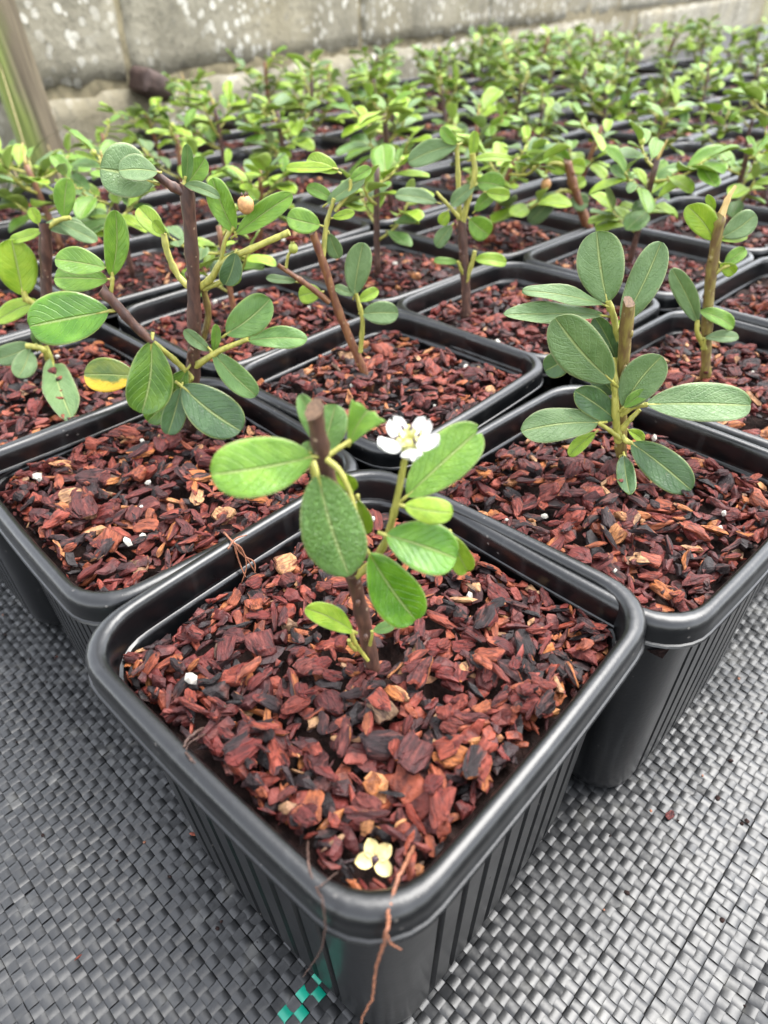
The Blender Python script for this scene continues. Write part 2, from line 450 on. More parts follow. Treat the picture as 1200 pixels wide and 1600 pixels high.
def weave():
    C = 0.0029
    r2 = math.sqrt(0.5)
    us = np.arange(-0.28, 0.62, C)             # along (1,1)
    vs = np.arange(-0.46, 0.46, C)             # along (-1,1)
    U, V = np.meshgrid(np.arange(len(us)), np.arange(len(vs)), indexing='ij')
    U, V = U.ravel(), V.ravel()
    cu, cv = us[U], vs[V]
    x = (cu - cv) * r2
    y = (cu + cv) * r2
    # keep the open fabric and a strip under the first pots
    A = np.stack([AV, BV], 1)
    ab = np.linalg.solve(A, np.stack([x - N0[0], y - N0[1]]))
    keep = ((ab[0] < 1.15) | (ab[1] < 1.15)) & (y > -0.12) & (y < 0.52) & (np.abs(x) < 0.46)
    keep &= (np.minimum(ab[0], ab[1]) < 0.95)
    U, V, cu, cv, x, y = [q[keep] for q in (U, V, cu, cv, x, y)]
    n = len(U)
    rs = np.random.RandomState(5)
    along_u = ((U + V) % 2 == 0)
    # column jitter so that tapes are not ruler straight
    ju = rs.normal(0, 0.00012, 2000)
    jv = rs.normal(0, 0.00012, 2000)
    seg = np.array([-1, -0.68, 0, 0.68, 1.0])
    prof = np.array([-0.00019, 0.00005, 0.00013, 0.00005, -0.00019])
    tilt = rs.normal(0, 0.00006, n)
    tilt2 = rs.normal(0, 0.00004, n)
    lift = rs.normal(0, 0.00003, n)
    wid = 0.5 * C * (0.97 + rs.normal(0, 0.03, n))
    ln = 0.5 * C * 1.10
    verts = np.zeros((n, 10, 3))
    for k in range(5):
        for j, sgn in enumerate((-1, 1)):
            a = seg[k] * ln
            w = sgn * wid
            du = np.where(along_u, a, w)
            dv = np.where(along_u, w, -a)
            pu = cu + du + jv[V]*0 + ju[U % 2000]
            pv = cv + dv + jv[V % 2000]
            px = (pu - pv) * r2
            py = (pu + pv) * r2
            verts[:, k * 2 + j, 0] = px
            verts[:, k * 2 + j, 1] = py
            verts[:, k * 2 + j, 2] = fabric_z(px, py) + prof[k] + tilt * sgn + tilt2 * seg[k] + lift
    faces = []
    base = np.array([[0, 1, 3, 2], [2, 3, 5, 4], [4, 5, 7, 6], [6, 7, 9, 8]])
    F = (np.arange(n)[:, None, None] * 10 + base[None]).reshape(-1, 4)
    # consistent upward winding
    me = bpy.data.meshes.new("woven_tape")
    me.vertices.add(n * 10)
    me.vertices.foreach_set("co", verts.ravel())
    nf = len(F)
    me.loops.add(nf * 4)
    # faces of the two directions wind opposite ways
    Fl = F.copy().reshape(n, 4, 4)
    Fl = Fl[:, :, ::-1]
    me.loops.foreach_set("vertex_index", Fl.ravel())
    me.polygons.add(nf)
    me.polygons.foreach_set("loop_start", np.arange(nf) * 4)
    me.polygons.foreach_set("loop_total", np.full(nf, 4))
    me.polygons.foreach_set("use_smooth", np.ones(nf, bool))
    gv = int(round((( -(-0.0241) + 0.0692) * r2 - vs[0]) / C))
    green = along_u & ((V == gv) | (V == gv - 1))
    me.polygons.foreach_set("material_index", np.repeat(green.astype(int), 4))
    me.materials.append(TAPE)
    me.materials.append(TAPEG)
    me.update(calc_edges=True)
    return me

fabric = mesh_obj("weed_fabric", mesh_from("weed_fabric", [(-1.6, -0.6, -0.0045), (4.5, -0.6, -0.0045), (4.5, 4.5, -0.0045), (-1.6, 4.5, -0.0045)], [(0, 1, 2, 3)], [SHEET]))
tag(fabric, kind='structure')
wv = mesh_obj("woven_tape", weave(), fabric)
wv["kind"] = "stuff"

# ------------------------------------------------------------------ wall of concrete blocks
WD = Vector((0.528, 0.849, 0)).normalized()
WN = Vector((-WD.y, WD.x, 0))                  # away from the camera
W0 = WN * 0.666
wall = empty("block_wall", W0 + WD * 0.45, math.atan2(WD.y, WD.x), label="old grey concrete block wall with pale pebbly patches behind the plants", category="wall")
def block_mesh(l, h, d, seed):
    rs = random.Random(seed)
    nx, nz = max(4, int(l / 0.018)), max(4, int(h / 0.018))
    vs, fs = [], []
    def bevel(t):
        return 0.0012 * (1 - min(1, t / 0.006)) ** 2
    for i in range(nx + 1):
        for j in range(nz + 1):
            x, z = l * i / nx, h * j / nz
            e = min(x, l - x, z, h - z)
            y = bevel(e) + rs.uniform(-0.0007, 0.0007)
            xx = x + (rs.uniform(-.004, .004) if 0 < i < nx else rs.uniform(-.0035, .0035))
            zz = z + rs.uniform(-.0035, .0035)
            vs.append((xx, y, zz))
    q = lambda i, j: i * (nz + 1) + j
    for i in range(nx):
        for j in range(nz):
            fs.append((q(i, j), q(i + 1, j), q(i + 1, j + 1), q(i, j + 1)))
    # sides and back
    ring = [q(i, 0) for i in range(nx + 1)] + [q(nx, j) for j in range(1, nz + 1)] + [q(i, nz) for i in range(nx - 1, -1, -1)] + [q(0, j) for j in range(nz - 1, 0, -1)]
    n0 = len(vs)
    for r in ring:
        vs.append((vs[r][0], d, vs[r][2]))
    m = len(ring)
    for k in range(m):
        fs.append((ring[k], n0 + k, n0 + (k + 1) % m, ring[(k + 1) % m]))
    fs.append(tuple(n0 + k for k in range(m)))
    return mesh_from("block", vs, fs, [BLOCK], smooth=True)
var = [block_mesh(0.440, 0.205, 0.1, s) for s in range(5)]
half = block_mesh(0.215, 0.205, 0.1, 9)
zc = [-0.080, 0.135, 0.350, 0.565]
rr_ = random.Random(3)
WLEN = 4.6
for c, z in enumerate(zc):
    x = 0.145 - 0.45 if c % 2 == 1 else 0.145 - 0.225 - 0.0
    if c % 2 == 1:
        b0 = mesh_obj("concrete_block", block_mesh(0.140, 0.205, 0.1, 20 + c), wall, (0.0, rr_.uniform(-.003, .003), z))
        x = 0.150
    else:
        x = 0.150 - 0.225 + 0.075
        x = -0.07
        b0 = mesh_obj("concrete_block", block_mesh(0.365, 0.205, 0.1, 20 + c), wall, (0.0, rr_.uniform(-.003, .003), z))
        x = 0.375
    while x < WLEN:
        mesh_obj("concrete_block", rr_.choice(var), wall, (x, rr_.uniform(-.004, .003), z))
        x += 0.45
mb = MB()
ms = []
nxm, nzm = 260, 46
for i in range(nxm + 1):
    for j in range(nzm + 1):
        ms.append((-0.004 + (WLEN + .40) * i / nxm, 0.0026 + rr_.uniform(-.0010, .0010), -0.09 + 0.87 * j / nzm))
mf = [(i * (nzm + 1) + j, (i + 1) * (nzm + 1) + j, (i + 1) * (nzm + 1) + j + 1, i * (nzm + 1) + j + 1) for i in range(nxm) for j in range(nzm)]
mo = mesh_obj("mortar", mesh_from("mortar", ms, mf, [MORTAR]), wall)

# dark brown block against the wall
def rounded_box(l, w, h, r, seg=3, jit=0.0, seed=1):
    bm = bmesh.new()
    bmesh.ops.create_cube(bm, size=1)
    bmesh.ops.scale(bm, vec=(l, w, h), verts=bm.verts)
    bmesh.ops.bevel(bm, geom=bm.edges[:], offset=r, segments=seg, affect='EDGES', profile=0.6)
    rs = random.Random(seed)
    for v in bm.verts:
        v.co += Vector((rs.uniform(-jit, jit), rs.uniform(-jit, jit), rs.uniform(-jit, jit)))
    return bm
bm = rounded_box(0.044, 0.030, 0.024, 0.008, 3, 0.0008)
me = bpy.data.meshes.new("brown_block")
bm.to_mesh(me); bm.free()
me.materials.append(BROWNB)
bb = mesh_obj("brown_block", me)
bb.location = W0 + WD * 0.607 - WN * 0.016 + Vector((0, 0, 0.128))
bb.rotation_euler = (rad(6), rad(22), math.atan2(WD.y, WD.x))
tag(bb, "dark brown rounded block jutting from the concrete wall above the plants", "block")

# ------------------------------------------------------------------ post with dry stalks, grass
def tube(pts, radii, seg=8, jit=0.0, seed=0, cap=True):
    """rings along a polyline -> verts, faces; last face(s) are the caps"""
    rs = random.Random(seed)
    P_ = [Vector(p) for p in pts]
    vs, fs = [], []
    prev = None
    for i, p in enumerate(P_):
        t = (P_[min(i + 1, len(P_) - 1)] - P_[max(i - 1, 0)]).normalized()
        if prev is None:
            a = t.orthogonal().normalized()
        else:
            a = (prev - t * prev.dot(t)).normalized()
        prev = a
        b_ = t.cross(a)
        for k in range(seg):
            an = 2 * math.pi * k / seg
            r = radii[i] * (1 + rs.uniform(-jit, jit))
            vs.append(p + a * math.cos(an) * r + b_ * math.sin(an) * r)
    for i in range(len(P_) - 1):
        for k in range(seg):
            k2 = (k + 1) % seg
            fs.append((i * seg + k, i * seg + k2, (i + 1) * seg + k2, (i + 1) * seg + k))
    if cap:
        fs.append(tuple(range(seg - 1, -1, -1)))
        n = (len(P_) - 1) * seg
        fs.append(tuple(n + k for k in range(seg)))
    return vs, fs

def resample(pts, n):
    """Catmull-Rom through pts (x,y,z,r)"""
    P_ = np.array(pts, float)
    if len(P_) < 3:
        t = np.linspace(0, 1, n)[:, None]
        return P_[0] * (1 - t) + P_[-1] * t
    E = np.vstack([2 * P_[0] - P_[1], P_, 2 * P_[-1] - P_[-2]])
    out = []
    for t in np.linspace(0, len(P_) - 1 - 1e-6, n):
        i = int(t); f = t - i
        p0, p1, p2, p3 = E[i:i + 4]
        out.append(0.5 * ((2 * p1) + (-p0 + p2) * f + (2 * p0 - 5 * p1 + 4 * p2 - p3) * f * f + (-p0 + 3 * p1 - 3 * p2 + p3) * f ** 3))
    return np.array(out)

post_v, post_f = [], []
mbp = MB()
prng = random.Random(11)
sec = [(-0.030, 0.030), (0.006, 0.030), (0.024, 0.026), (0.030, 0.012), (0.030, -0.030), (0.012, -0.036), (-0.012, -0.036), (-0.027, -0.024), (-0.031, 0.0)]
lv = 26
pv = []
for i in range(lv):
    z = -0.05 + 1.05 * i / (lv - 1)
    for (x, y) in sec:
        s = 1 + prng.uniform(-.02, .02)
        pv.append((x * s, y * s, z))
ns = len(sec)
pf = [(i * ns + k, i * ns + k, 0, 0) for i in range(0) for k in range(0)]
for i in range(lv - 1):
    for k in range(ns):
        k2 = (k + 1) % ns
        pf.append((i * ns + k2, i * ns + k, (i + 1) * ns + k, (i + 1) * ns + k2))
pf.append(tuple((lv - 1) * ns + k for k in range(ns - 1, -1, -1)))
post = mesh_obj("wooden_post", mesh_from("wooden_post", pv, pf, [POSTM]))
post.location = (-0.299, 0.718, 0)
post.scale = (0.60, 0.60, 1)
post.rotation_euler = (0, rad(-4), rad(25))
tag(post, "weathered wooden post with green algae at the end of the block wall", "post")

def blade(mb, base, az, L, w, lean, mat=0, n=4):
    d = Vector((math.cos(az), math.sin(az), 0))
    s = Vector((-d.y, d.x, 0))
    vs = []
    for i in range(n + 1):
        t = i / n
        p = Vector(base) + d * (lean * L * t * t) + Vector((0, 0, L * t * (1 - 0.35 * lean * t)))
        ww = w * (1 - t) ** 0.6 + 0.0002
        vs += [p - s * ww, p + d * ww * 0.3, p + s * ww]
    fs = []
    for i in range(n):
        a = i * 3
        fs += [(a, a + 1, a + 4, a + 3), (a + 1, a + 2, a + 5, a + 4)]
    mb.add(vs, fs, mat)
gr = MB()
r3 = random.Random(21)
for k in range(2600):
    x, y = r3.uniform(-1.15, -0.36), r3.uniform(0.62, 1.5)
    if (x - (-0.318)) ** 2 + (y - .69) ** 2 < 0.002: continue
    p = Vector((x, y, 0))
    if p.dot(WN) > 0.655 and p.dot(WD) > 0.43: continue
    if p.dot(WN) < 0.62 and p.dot(WD) > 0.40: continue
    blade(gr, (x, y, -0.01), r3.uniform(0, 6.28), r3.uniform(0.06, 0.20), r3.uniform(.0016, .0035), r3.uniform(.1, 1.0))
go = mesh_obj("grass", gr.mesh("grass", [GRASSM], True, False))
tag(go, "green grass growing past the end of the block wall", "grass", kind="stuff")
stalk_spots = [((-0.300, 0.670, 0.0), 2.0, 0.165, 0.15), ((-0.310, 0.665, 0.0), 2.6, 0.15, 0.35), ((-0.275, 0.675, 0), 2.2, 0.14, .4), ((-0.300, 0.66, 0), 2.9, 0.17, 0.3)]
stl = MB()
for b0, az, L, ln in stalk_spots:
    d = Vector((math.cos(az), math.sin(az), 0))
    pts = [Vector(b0) + d * ln * L * t * t + Vector((0, 0, L * t)) for t in (0, .25, .5, .75, 1)]
    v_, f_ = tube(pts, [.0007, .0007, .0006, .0005, .0003], 5)
    stl.add(v_, f_)
st = mesh_obj("dry_stalks", stl.mesh("dry_stalks", [STRAW], True, False))
tag(st, "dry straw coloured stalks leaning against the wooden post", "dry grass", kind="stuff")

# ------------------------------------------------------------------ pots
def ring(a, r, rib=0.0, nc=7, ngroove=8):
    """rounded square of half size a and corner radius r; grooves of depth rib on the four sides"""
    pts = []
    L = a - r
    gs = []
    for g in range(ngroove):
        c = -1 + 2 * (g + 0.5) / ngroove
        c *= 0.98
        w = 0.040
        gs += [(c - w, 0), (c - w * 0.55, 1), (c + w * 0.55, 1), (c + w, 0)]
    for s in range(4):
        ca, sa = math.cos(s * math.pi / 2), math.sin(s * math.pi / 2)
        loc = [(a - rib * d + 0.00055 * (1 - t * t) * min(1.0, a / .043), t * L) for t, d in gs]
        for k in range(nc + 1):
            an = (math.pi / 2) * k / nc
            loc.append((L + r * math.cos(an), L + r * math.sin(an)))
        for x, y in loc:
            pts.append((x * ca - y * sa, x * sa + y * ca))
    return pts
def loft(levels):
    vs, fs = [], []
    n = None
    for a, z, r, rib in levels:
        pts = ring(a, r, rib)
        n = len(pts)
        vs += [(x, y, z) for x, y in pts]
    for i in range(len(levels) - 1):
        for k in range(n):
            k2 = (k + 1) % n
            fs.append((i * n + k, i * n + k2, (i + 1) * n + k2, (i + 1) * n + k))
    return vs, fs, n
body_levels = [(0.0350, 0.0006, .009, 0), (0.0376, 0.0010, .0105, 0), (0.0385, 0.0024, .011, 0), (0.0390, 0.006, .011, .0014),
               (0.0405, 0.036, .0118, .0014), (0.0418, 0.062, .0124, .0014), (0.0429, 0.0765, .0127, .0014), (0.0431, 0.0785, .0127, 0), (0.0434, 0.0800, .0128, 0)]
inner_levels = [(0.0425, 0.0800, .0126, 0), (0.0423, 0.0793, .0125, 0), (0.0417, 0.0789, .0122, 0), (0.0414, 0.0780, .0121, 0), (0.0392, 0.05, .0110, 0), (0.0350, 0.004, .009, 0)]
rim_levels = [(0.0434, 0.0800, .0128, 0), (0.0460, 0.0801, .0138, 0), (0.0470, 0.0802, .0142, 0), (0.0473, 0.0805, .0144, 0), (0.0471, 0.0810, .0143, 0),
              (0.0467, 0.0812, .0141, 0), (0.0466, 0.0820, .0140, 0), (0.0467, 0.0840, .0141, 0), (0.0467, 0.0857, .0141, 0), (0.0464, 0.0868, .0139, 0),
              (0.0458, 0.0876, .0137, 0), (0.0449, 0.0880, .0134, 0), (0.0440, 0.08797, .0131, 0), (0.0433, 0.0876, .0129, 0), (0.0429, 0.0868, .0128, 0),
              (0.0427, 0.0855, .0127, 0), (0.0426, 0.0830, .0126, 0), (0.0425, 0.0800, .0126, 0)]
bv, bf, bn = loft(body_levels)
bf.append(tuple(range(bn - 1, -1, -1)))
iv, if_, _ = loft(inner_levels)
nb_ = len(bv)
bv += iv
bf += [tuple(i + nb_ for i in f) for f in if_]
k0 = nb_ + (len(inner_levels) - 1) * bn
bf.append(tuple(k0 + i for i in range(bn)))
BODY_ME = mesh_from("pot_body", bv, bf, [PLASTIC], smooth=True)
rv_, rf_, _ = loft(rim_levels)
RIM_ME = mesh_from("pot_rim", rv_, rf_, [PLASTIC], smooth=True)
for me_ in (BODY_ME, RIM_ME):
    try:
        me_.set_sharp_from_angle(angle=rad(38))
    except Exception:
        pass

def make_pot(loc, rz, scale, label, group=None):
    o = empty("plastic_pot", loc, rz, label=label, category="pot", group=group)
    o.scale = scale
    mesh_obj("pot_body", BODY_ME, o)
    mesh_obj("pot_rim", RIM_ME, o)
    return o

# ------------------------------------------------------------------ bark chips
def chip_shape(rs, kind):
    if kind == 0:   nv, L, W, T = rs.choice([7, 8, 9, 9]), 1.0, rs.uniform(.40, .80), rs.uniform(.08, .19)
    elif kind == 1: nv, L, W, T = 6, 1.0, rs.uniform(.16, .36), rs.uniform(.10, .18)
    else:           nv, L, W, T = 7, 1.0, rs.uniform(.55, .9), rs.uniform(.22, .38)
    out = []
    for k in range(nv):
        an = 2 * math.pi * (k + rs.uniform(-.42, .42)) / nv
        r = rs.uniform(.58, 1.15)
        # squarer than an ellipse
        c, s = math.cos(an), math.sin(an)
        p = 0.85
        out.append((0.5 * L * r * math.copysign(abs(c) ** p, c), 0.5 * W * r * math.copysign(abs(s) ** p, s)))
    vs = []
    bend = rs.uniform(-.5, .5)
    for h, ins in ((-0.5, 0.80), (0.12, 1.0), (0.5, 0.80)):
        for x, y in out:
            j = rs.uniform(.84, 1.10)
            zz = h * T * rs.uniform(.55, 1.35)
            vs.append((x * ins * j, y * ins * j, zz + bend * (x * x * 4 - .5) * .35))
    vs.append((rs.uniform(-.1, .1), rs.uniform(-.06, .06), 0.55 * T + rs.uniform(-.05, .10) - bend * .17))
    vs.append((0, 0, -0.5 * T))
    fs = []
    for lv_ in range(2):
        for k in range(nv):
            k2 = (k + 1) % nv
            fs.append((lv_ * nv + k, lv_ * nv + k2, (lv_ + 1) * nv + k2, (lv_ + 1) * nv + k))
    for k in range(nv):
        k2 = (k + 1) % nv
        fs.append((2 * nv + k, 2 * nv + k2, 3 * nv))
        fs.append((k2, k, 3 * nv + 1))
    return np.array(vs), fs, W, T
rs_ = random.Random(77)
N_SHAPES = 64
SHAPES = [chip_shape(rs_, k) for k in [0] * 26 + [1] * 26 + [2] * 6]
from mathutils import noise as mnoise
def fibrous(v, f, seed):
    """a chip with finer edges: split, then ridged along its grain and ragged at the rim"""
    bm = bmesh.new()
    bvs = [bm.verts.new(q) for q in v]
    for q in f: bm.faces.new([bvs[i] for i in q])
    bmesh.ops.triangulate(bm, faces=bm.faces[:])
    bmesh.ops.subdivide_edges(bm, edges=bm.edges[:], cuts=2, use_grid_fill=True, smooth=0.35)
    bm.normal_update()
    o = Vector((seed * 3.1, seed * 1.7, 0))
    for q in bm.verts:
        c = q.co
        ridge = mnoise.noise(Vector((c.x * 2.2, c.y * 13, c.z * 9)) + o)
        fine = mnoise.noise(Vector((c.x * 7, c.y * 26, c.z * 22)) + o)
        big = mnoise.noise(Vector((c.x * 3, c.y * 3, 0)) + o * 2)
        q.co = c + q.normal * (ridge * .040 + fine * .020 + big * .03)
        q.co.x += fine * .045
    me = bpy.data.meshes.new("bark_chip")
    bm.to_mesh(me); bm.free()
    me.materials.append(BARK)
    me.polygons.foreach_set("use_smooth", [True] * len(me.polygons))
    me.update()
    try: me.set_sharp_from_angle(angle=rad(32))
    except Exception: pass
    return me
SHAPE_ME = [fibrous(v, f, k) for k, (v, f, w, t) in enumerate(SHAPES)]

def drop_chips(n, half, seed, dome=0.0, lmin=3.0, lmax=11.0, clear=None, slope=(0, 0)):
    """let chips settle one after another on a height map of the pot; returns (matrix, shape, length, height)"""
    rs = random.Random(seed)
    CELL = 0.0006
    G = int(2 * half / CELL) + 1
    ax = (np.arange(G) - G / 2) * CELL
    X, Y = np.meshgrid(ax, ax, indexing='ij')
    H = 0.0012 * np.sin(X * 210 + seed) * np.sin(Y * 170 + 2 * seed) + dome * (1 - (X ** 2 + Y ** 2) / half ** 2) + slope[0] * X + slope[1] * Y - 0.0025
    H0 = H.copy()
    res = []
    for q in range(n):
        fr = q / n
        si = rs.randrange(len(SHAPES))
        v, f, W, T = SHAPES[si]
        L = rs.triangular(lmin, lmax, lmin + (lmax - lmin) * .36) / 1000
        if rs.random() < .16: L = rs.uniform(1.5, 3.2) / 1000
        if fr < 0.4: L *= 0.8
        best = None
        for tr in range(2):
            cx, cy = rs.uniform(-half, half) * .98, rs.uniform(-half, half) * .98
            i, j = int(cx / CELL + G / 2), int(cy / CELL + G / 2)
            hh = H[max(0, i - 3):i + 4, max(0, j - 3):j + 4].mean() - dome * (1 - (cx * cx + cy * cy) / half ** 2) - slope[0] * cx - slope[1] * cy
            if best is None or hh < best[0]: best = (hh, cx, cy)
        _, cx, cy = best
        rot = rs.uniform(0, 6.283)
        if rs.random() < 0.34:      # chips that came to lie along the walls
            L = min(L, rs.uniform(3.0, 8.5) / 1000)
            e_ = rs.choice((-1, 1)) * (half - rs.uniform(.0005, .0125))
            u_ = rs.uniform(-half, half) * .93
            k_ = rs.random() < .5
            cx, cy = (e_, u_) if k_ else (u_, e_)
            rot = (math.pi / 2 if k_ else 0) + rs.gauss(0, .35)
        c, s = math.cos(rot), math.sin(rot)
        # keep the chip inside the walls and off the rounded corners
        ex, ey = 0.52 * L * (abs(c) + W * abs(s)), 0.46 * L * (abs(s) + W * abs(c))
        cx = max(-half + ex, min(half - ex, cx)); cy = max(-half + ey, min(half - ey, cy))
        kq = (abs(cx) + abs(cy)) / (2 * half - 0.0064 - 0.34 * L)
        if kq > 1: cx /= kq; cy /= kq
        R_ = 0.56 * L
        ia, ib = max(0, int((cx - R_) / CELL + G / 2)), min(G, int((cx + R_) / CELL + G / 2) + 2)
        ja, jb = max(0, int((cy - R_) / CELL + G / 2)), min(G, int((cy + R_) / CELL + G / 2) + 2)
        xs, ys = X[ia:ib, ja:jb] - cx, Y[ia:ib, ja:jb] - cy
        lx, ly = (xs * c + ys * s) / L, (-xs * s + ys * c) / L
        ins = (lx / .5) ** 2 + (ly / (.5 * W)) ** 2 < 1
        if ins.sum() < 6: continue
        hs = H[ia:ib, ja:jb]
        A_ = np.stack([xs[ins], ys[ins], np.ones(ins.sum())], 1)
        co = np.linalg.lstsq(A_, hs[ins], rcond=None)[0]
        gx = max(-.8, min(.8, co[0] * 0.8 + rs.gauss(0, .24)))
        gy = max(-.8, min(.8, co[1] * 0.8 + rs.gauss(0, .24)))
        plane = gx * xs + gy * ys
        z = np.percentile((hs - plane)[ins], 74) + 0.38 * T * L
        if clear is not None and (cx - clear[0]) ** 2 + (cy - clear[1]) ** 2 < (0.002 + .3 * L) ** 2:
            continue
        hs[ins] = np.maximum(hs[ins], (plane + z + 0.42 * T * L)[ins])
        nrm = Vector((-gx, -gy, 1)).normalized()
        xax = Vector((c, s, 0)); xax = (xax - nrm * xax.dot(nrm)).normalized()
        yax = nrm.cross(xax)
        mt = Matrix((xax, yax, nrm)).transposed().to_4x4()
        mt.translation = Vector((cx, cy, z))
        res.append((mt, si, L, z))
    return res, H

def merged(chips, name):
    mb = MB()
    for mt, si, L, z in chips:
        v, f, w, t = SHAPES[si]
        m3 = np.array(mt.to_3x3()) * L
        tv = v @ m3.T + np.array(mt.translation)
        mb.add(tv, f)
    return mb.mesh(name, [BARK_HEAP], smooth=False, uv=False)

def compost_mesh(half, seed):
    n = 26
    rs = random.Random(seed)
    vs = [((i / n - .5) * 2 * half, (j / n - .5) * 2 * half, rs.uniform(-.0012, .0012)) for i in range(n + 1) for j in range(n + 1)]
    fs = [(i * (n + 1) + j, (i + 1) * (n + 1) + j, (i + 1) * (n + 1) + j + 1, i * (n + 1) + j + 1) for i in range(n) for j in range(n)]
    return mesh_from("compost", vs, fs, [SOIL], smooth=False)
COMPOST = compost_mesh(0.0408, 4)

def perlite_mesh(seed):
    bm = bmesh.new()
    bmesh.ops.create_icosphere(bm, subdivisions=1, radius=1)
    rs = random.Random(seed)
    for v in bm.verts: v.co = Vector((v.co.x * 1.2, v.co.y * .9, v.co.z * .75)) * rs.uniform(.75, 1.2)
    me = bpy.data.meshes.new("perlite_granule")
    bm.to_mesh(me); bm.free()
    me.materials.append(PERLITE)
    return me
PERL = [perlite_mesh(s) for s in range(4)]

MULCH_Z = 0.0790
def detailed_mulch(pos, rz, scale, seed, n, label, group, individual, dome=0.003, lmax=11.0, clear=None, perl=4, half=.0411, slope=(0, 0), avoid=None):
    root = empty("bark_mulch", pos, rz, label=label, category="bark mulch", group=group)
    root.scale = scale
    co_ = mesh_obj("compost", COMPOST, root, (0, 0, -0.0050))
    co_.rotation_euler = (slope[1], -slope[0], 0)
    chips, H = drop_chips(n, half, seed, dome, 3.2, lmax, clear, slope)
    if avoid is not None:
        chips = [q for q in chips if (q[0].translation.x - avoid[0]) ** 2 + (q[0].translation.y - avoid[1]) ** 2 > (avoid[2] + .35 * q[2]) ** 2 or q[3] < avoid[3]]
    order = sorted(range(len(chips)), key=lambda k: -(chips[k][3] - slope[0] * chips[k][0].translation.x - slope[1] * chips[k][0].translation.y + chips[k][2] * 0.35 + (k / len(chips)) * .004))
    top = set(order[:individual])
    for k in order[:individual]:
        mt, si, L, z = chips[k]
        o = bpy.data.objects.new("bark_chip", SHAPE_ME[si])
        link(o, root)
        o.matrix_local = mt @ Matrix.Scale(L, 4)
    rest = [chips[k] for k in range(len(chips)) if k not in top]
    if rest:
        ro = mesh_obj("bark_chips", merged(rest, "bark_chips"), root)
        ro["kind"] = "stuff"
    rs = random.Random(seed + 5)
    CELL = 0.0006; G = H.shape[0]
    for k in range(perl):
        x, y = rs.uniform(-half, half) * .85, rs.uniform(-half, half) * .85
        o = mesh_obj("perlite_granule", rs.choice(PERL), root)
        z = H[int(x / CELL + G / 2), int(y / CELL + G / 2)]
        r = rs.uniform(.0006, .0016)
        o.location = (x, y, z + r * .4)
        o.scale = (r, r, r)
        o.rotation_euler = (rs.uniform(0, 3), rs.uniform(0, 3), rs.uniform(0, 3))
    return root, H
FAR_MULCH = []
for s in range(4):
    ch, H_ = drop_chips(760, .0411, 300 + s, 0.003, 3.2, 10.5)
    FAR_MULCH.append(merged(ch, "bark_mulch"))
for me_ in FAR_MULCH:      # soil under the far chips in the same mesh
    pass

# ------------------------------------------------------------------ leaves
def leaf_geo(L, W, fold, curl, shape, nl, nw, seed, th=0.00028, petiole=0.12):
    """closed leaf along +x, facing +z.  material 0 upper side, 1 under side, 2 stalk"""
    rs = random.Random(seed)
    ph, am = rs.uniform(0, 6), rs.uniform(.4, 1.0)
    asym = rs.uniform(-.06, .06)
    bend = rs.uniform(-.05, .05)
    hw = lambda s: (s ** 0.64) * ((1 - s) ** 0.44) / 0.510 if 0 < s < 1 else 0.0
    top, uvs = [], []
    for i in range(nl + 1):
        s = i / nl
        s = 0.5 - 0.5 * math.cos(math.pi * s) if shape != 't' else s
        if shape == 't': ss = min(s * 0.52, .52)
        else: ss = s
        h = hw(min(max(ss, 0.004), 0.997)) * W / 2
        if shape == 't': h = W / 2 * (0.12 + .9 * s)
        for j in range(nw + 1):
            t = -1 + 2 * j / nw
            x = s * L
            if shape == 'n' and s > .8: x -= L * 0.06 * (1 - abs(t)) * (s - .8) / .2 + (0.03 * L if t < 0 else 0) * (s - .8) / .2
            if shape == 't' and i == nl: x += rs.uniform(-.06, .06) * L
            y = t * h * (1 + asym * t) + bend * L * math.sin(s * math.pi)
            z = fold * abs(t) ** 1.4 * h * 1.6 - curl * L * s * s * .8
            z += am * 0.034 * L * math.sin(s * 9 + ph + t * 2) * abs(t) ** 2
            z -= 0.06 * h * math.exp(-(t * 6) ** 2)
            top.append(Vector((x, y, z)))
            uvs.append((0.5 + t / 2, s if shape != 't' else s * .6))
    n = len(top)
    vs = list(top) + [p - Vector((0, 0, th * (1 if 0 < (k % (nw + 1)) < nw else .5))) for k, p in enumerate(top)]
    q = lambda i, j, o=0: o + i * (nw + 1) + j
    fs, mi = [], []
    for i in range(nl):
        for j in range(nw):
            fs.append((q(i, j), q(i + 1, j), q(i + 1, j + 1), q(i, j + 1))); mi.append(0)
            fs.append((q(i, j, n), q(i, j + 1, n), q(i + 1, j + 1, n), q(i + 1, j, n))); mi.append(1)
        fs.append((q(i, 0), q(i, 0, n), q(i + 1, 0, n), q(i + 1, 0))); mi.append(0)
        fs.append((q(i, nw), q(i + 1, nw), q(i + 1, nw, n), q(i, nw, n))); mi.append(0)
    for j in range(nw):
        fs.append((q(nl, j), q(nl, j, n), q(nl, j + 1, n), q(nl, j + 1))); mi.append(0)
    uvs = uvs + uvs
    if petiole > 0:
        r = max(.00035, W * .035)
        pv_, pf_ = tube([(-petiole * L, 0, -petiole * L * .15), (0, 0, -th), (0.16 * L, 0, -th - .3 * r - curl * L * .02)], [r * 1.1, r, r * .5], 6)
        o = len(vs)
        vs += pv_
        fs += [tuple(k + o for k in f) for f in pf_]
        mi += [2] * len(pf_)
        uvs += [(0.5, 0.5)] * len(pv_)
    return vs, fs, mi, uvs

def leaf_frame(B, T, n):
    B, T, n = Vector(B), Vector(T), Vector(n)
    x = (T - B)
    L = x.length
    x.normalize()
    n = (n - x * n.dot(x)).normalized()
    y = n.cross(x)
    m = Matrix((x, y, n)).transposed().to_4x4()
    m.translation = B
    return m, L

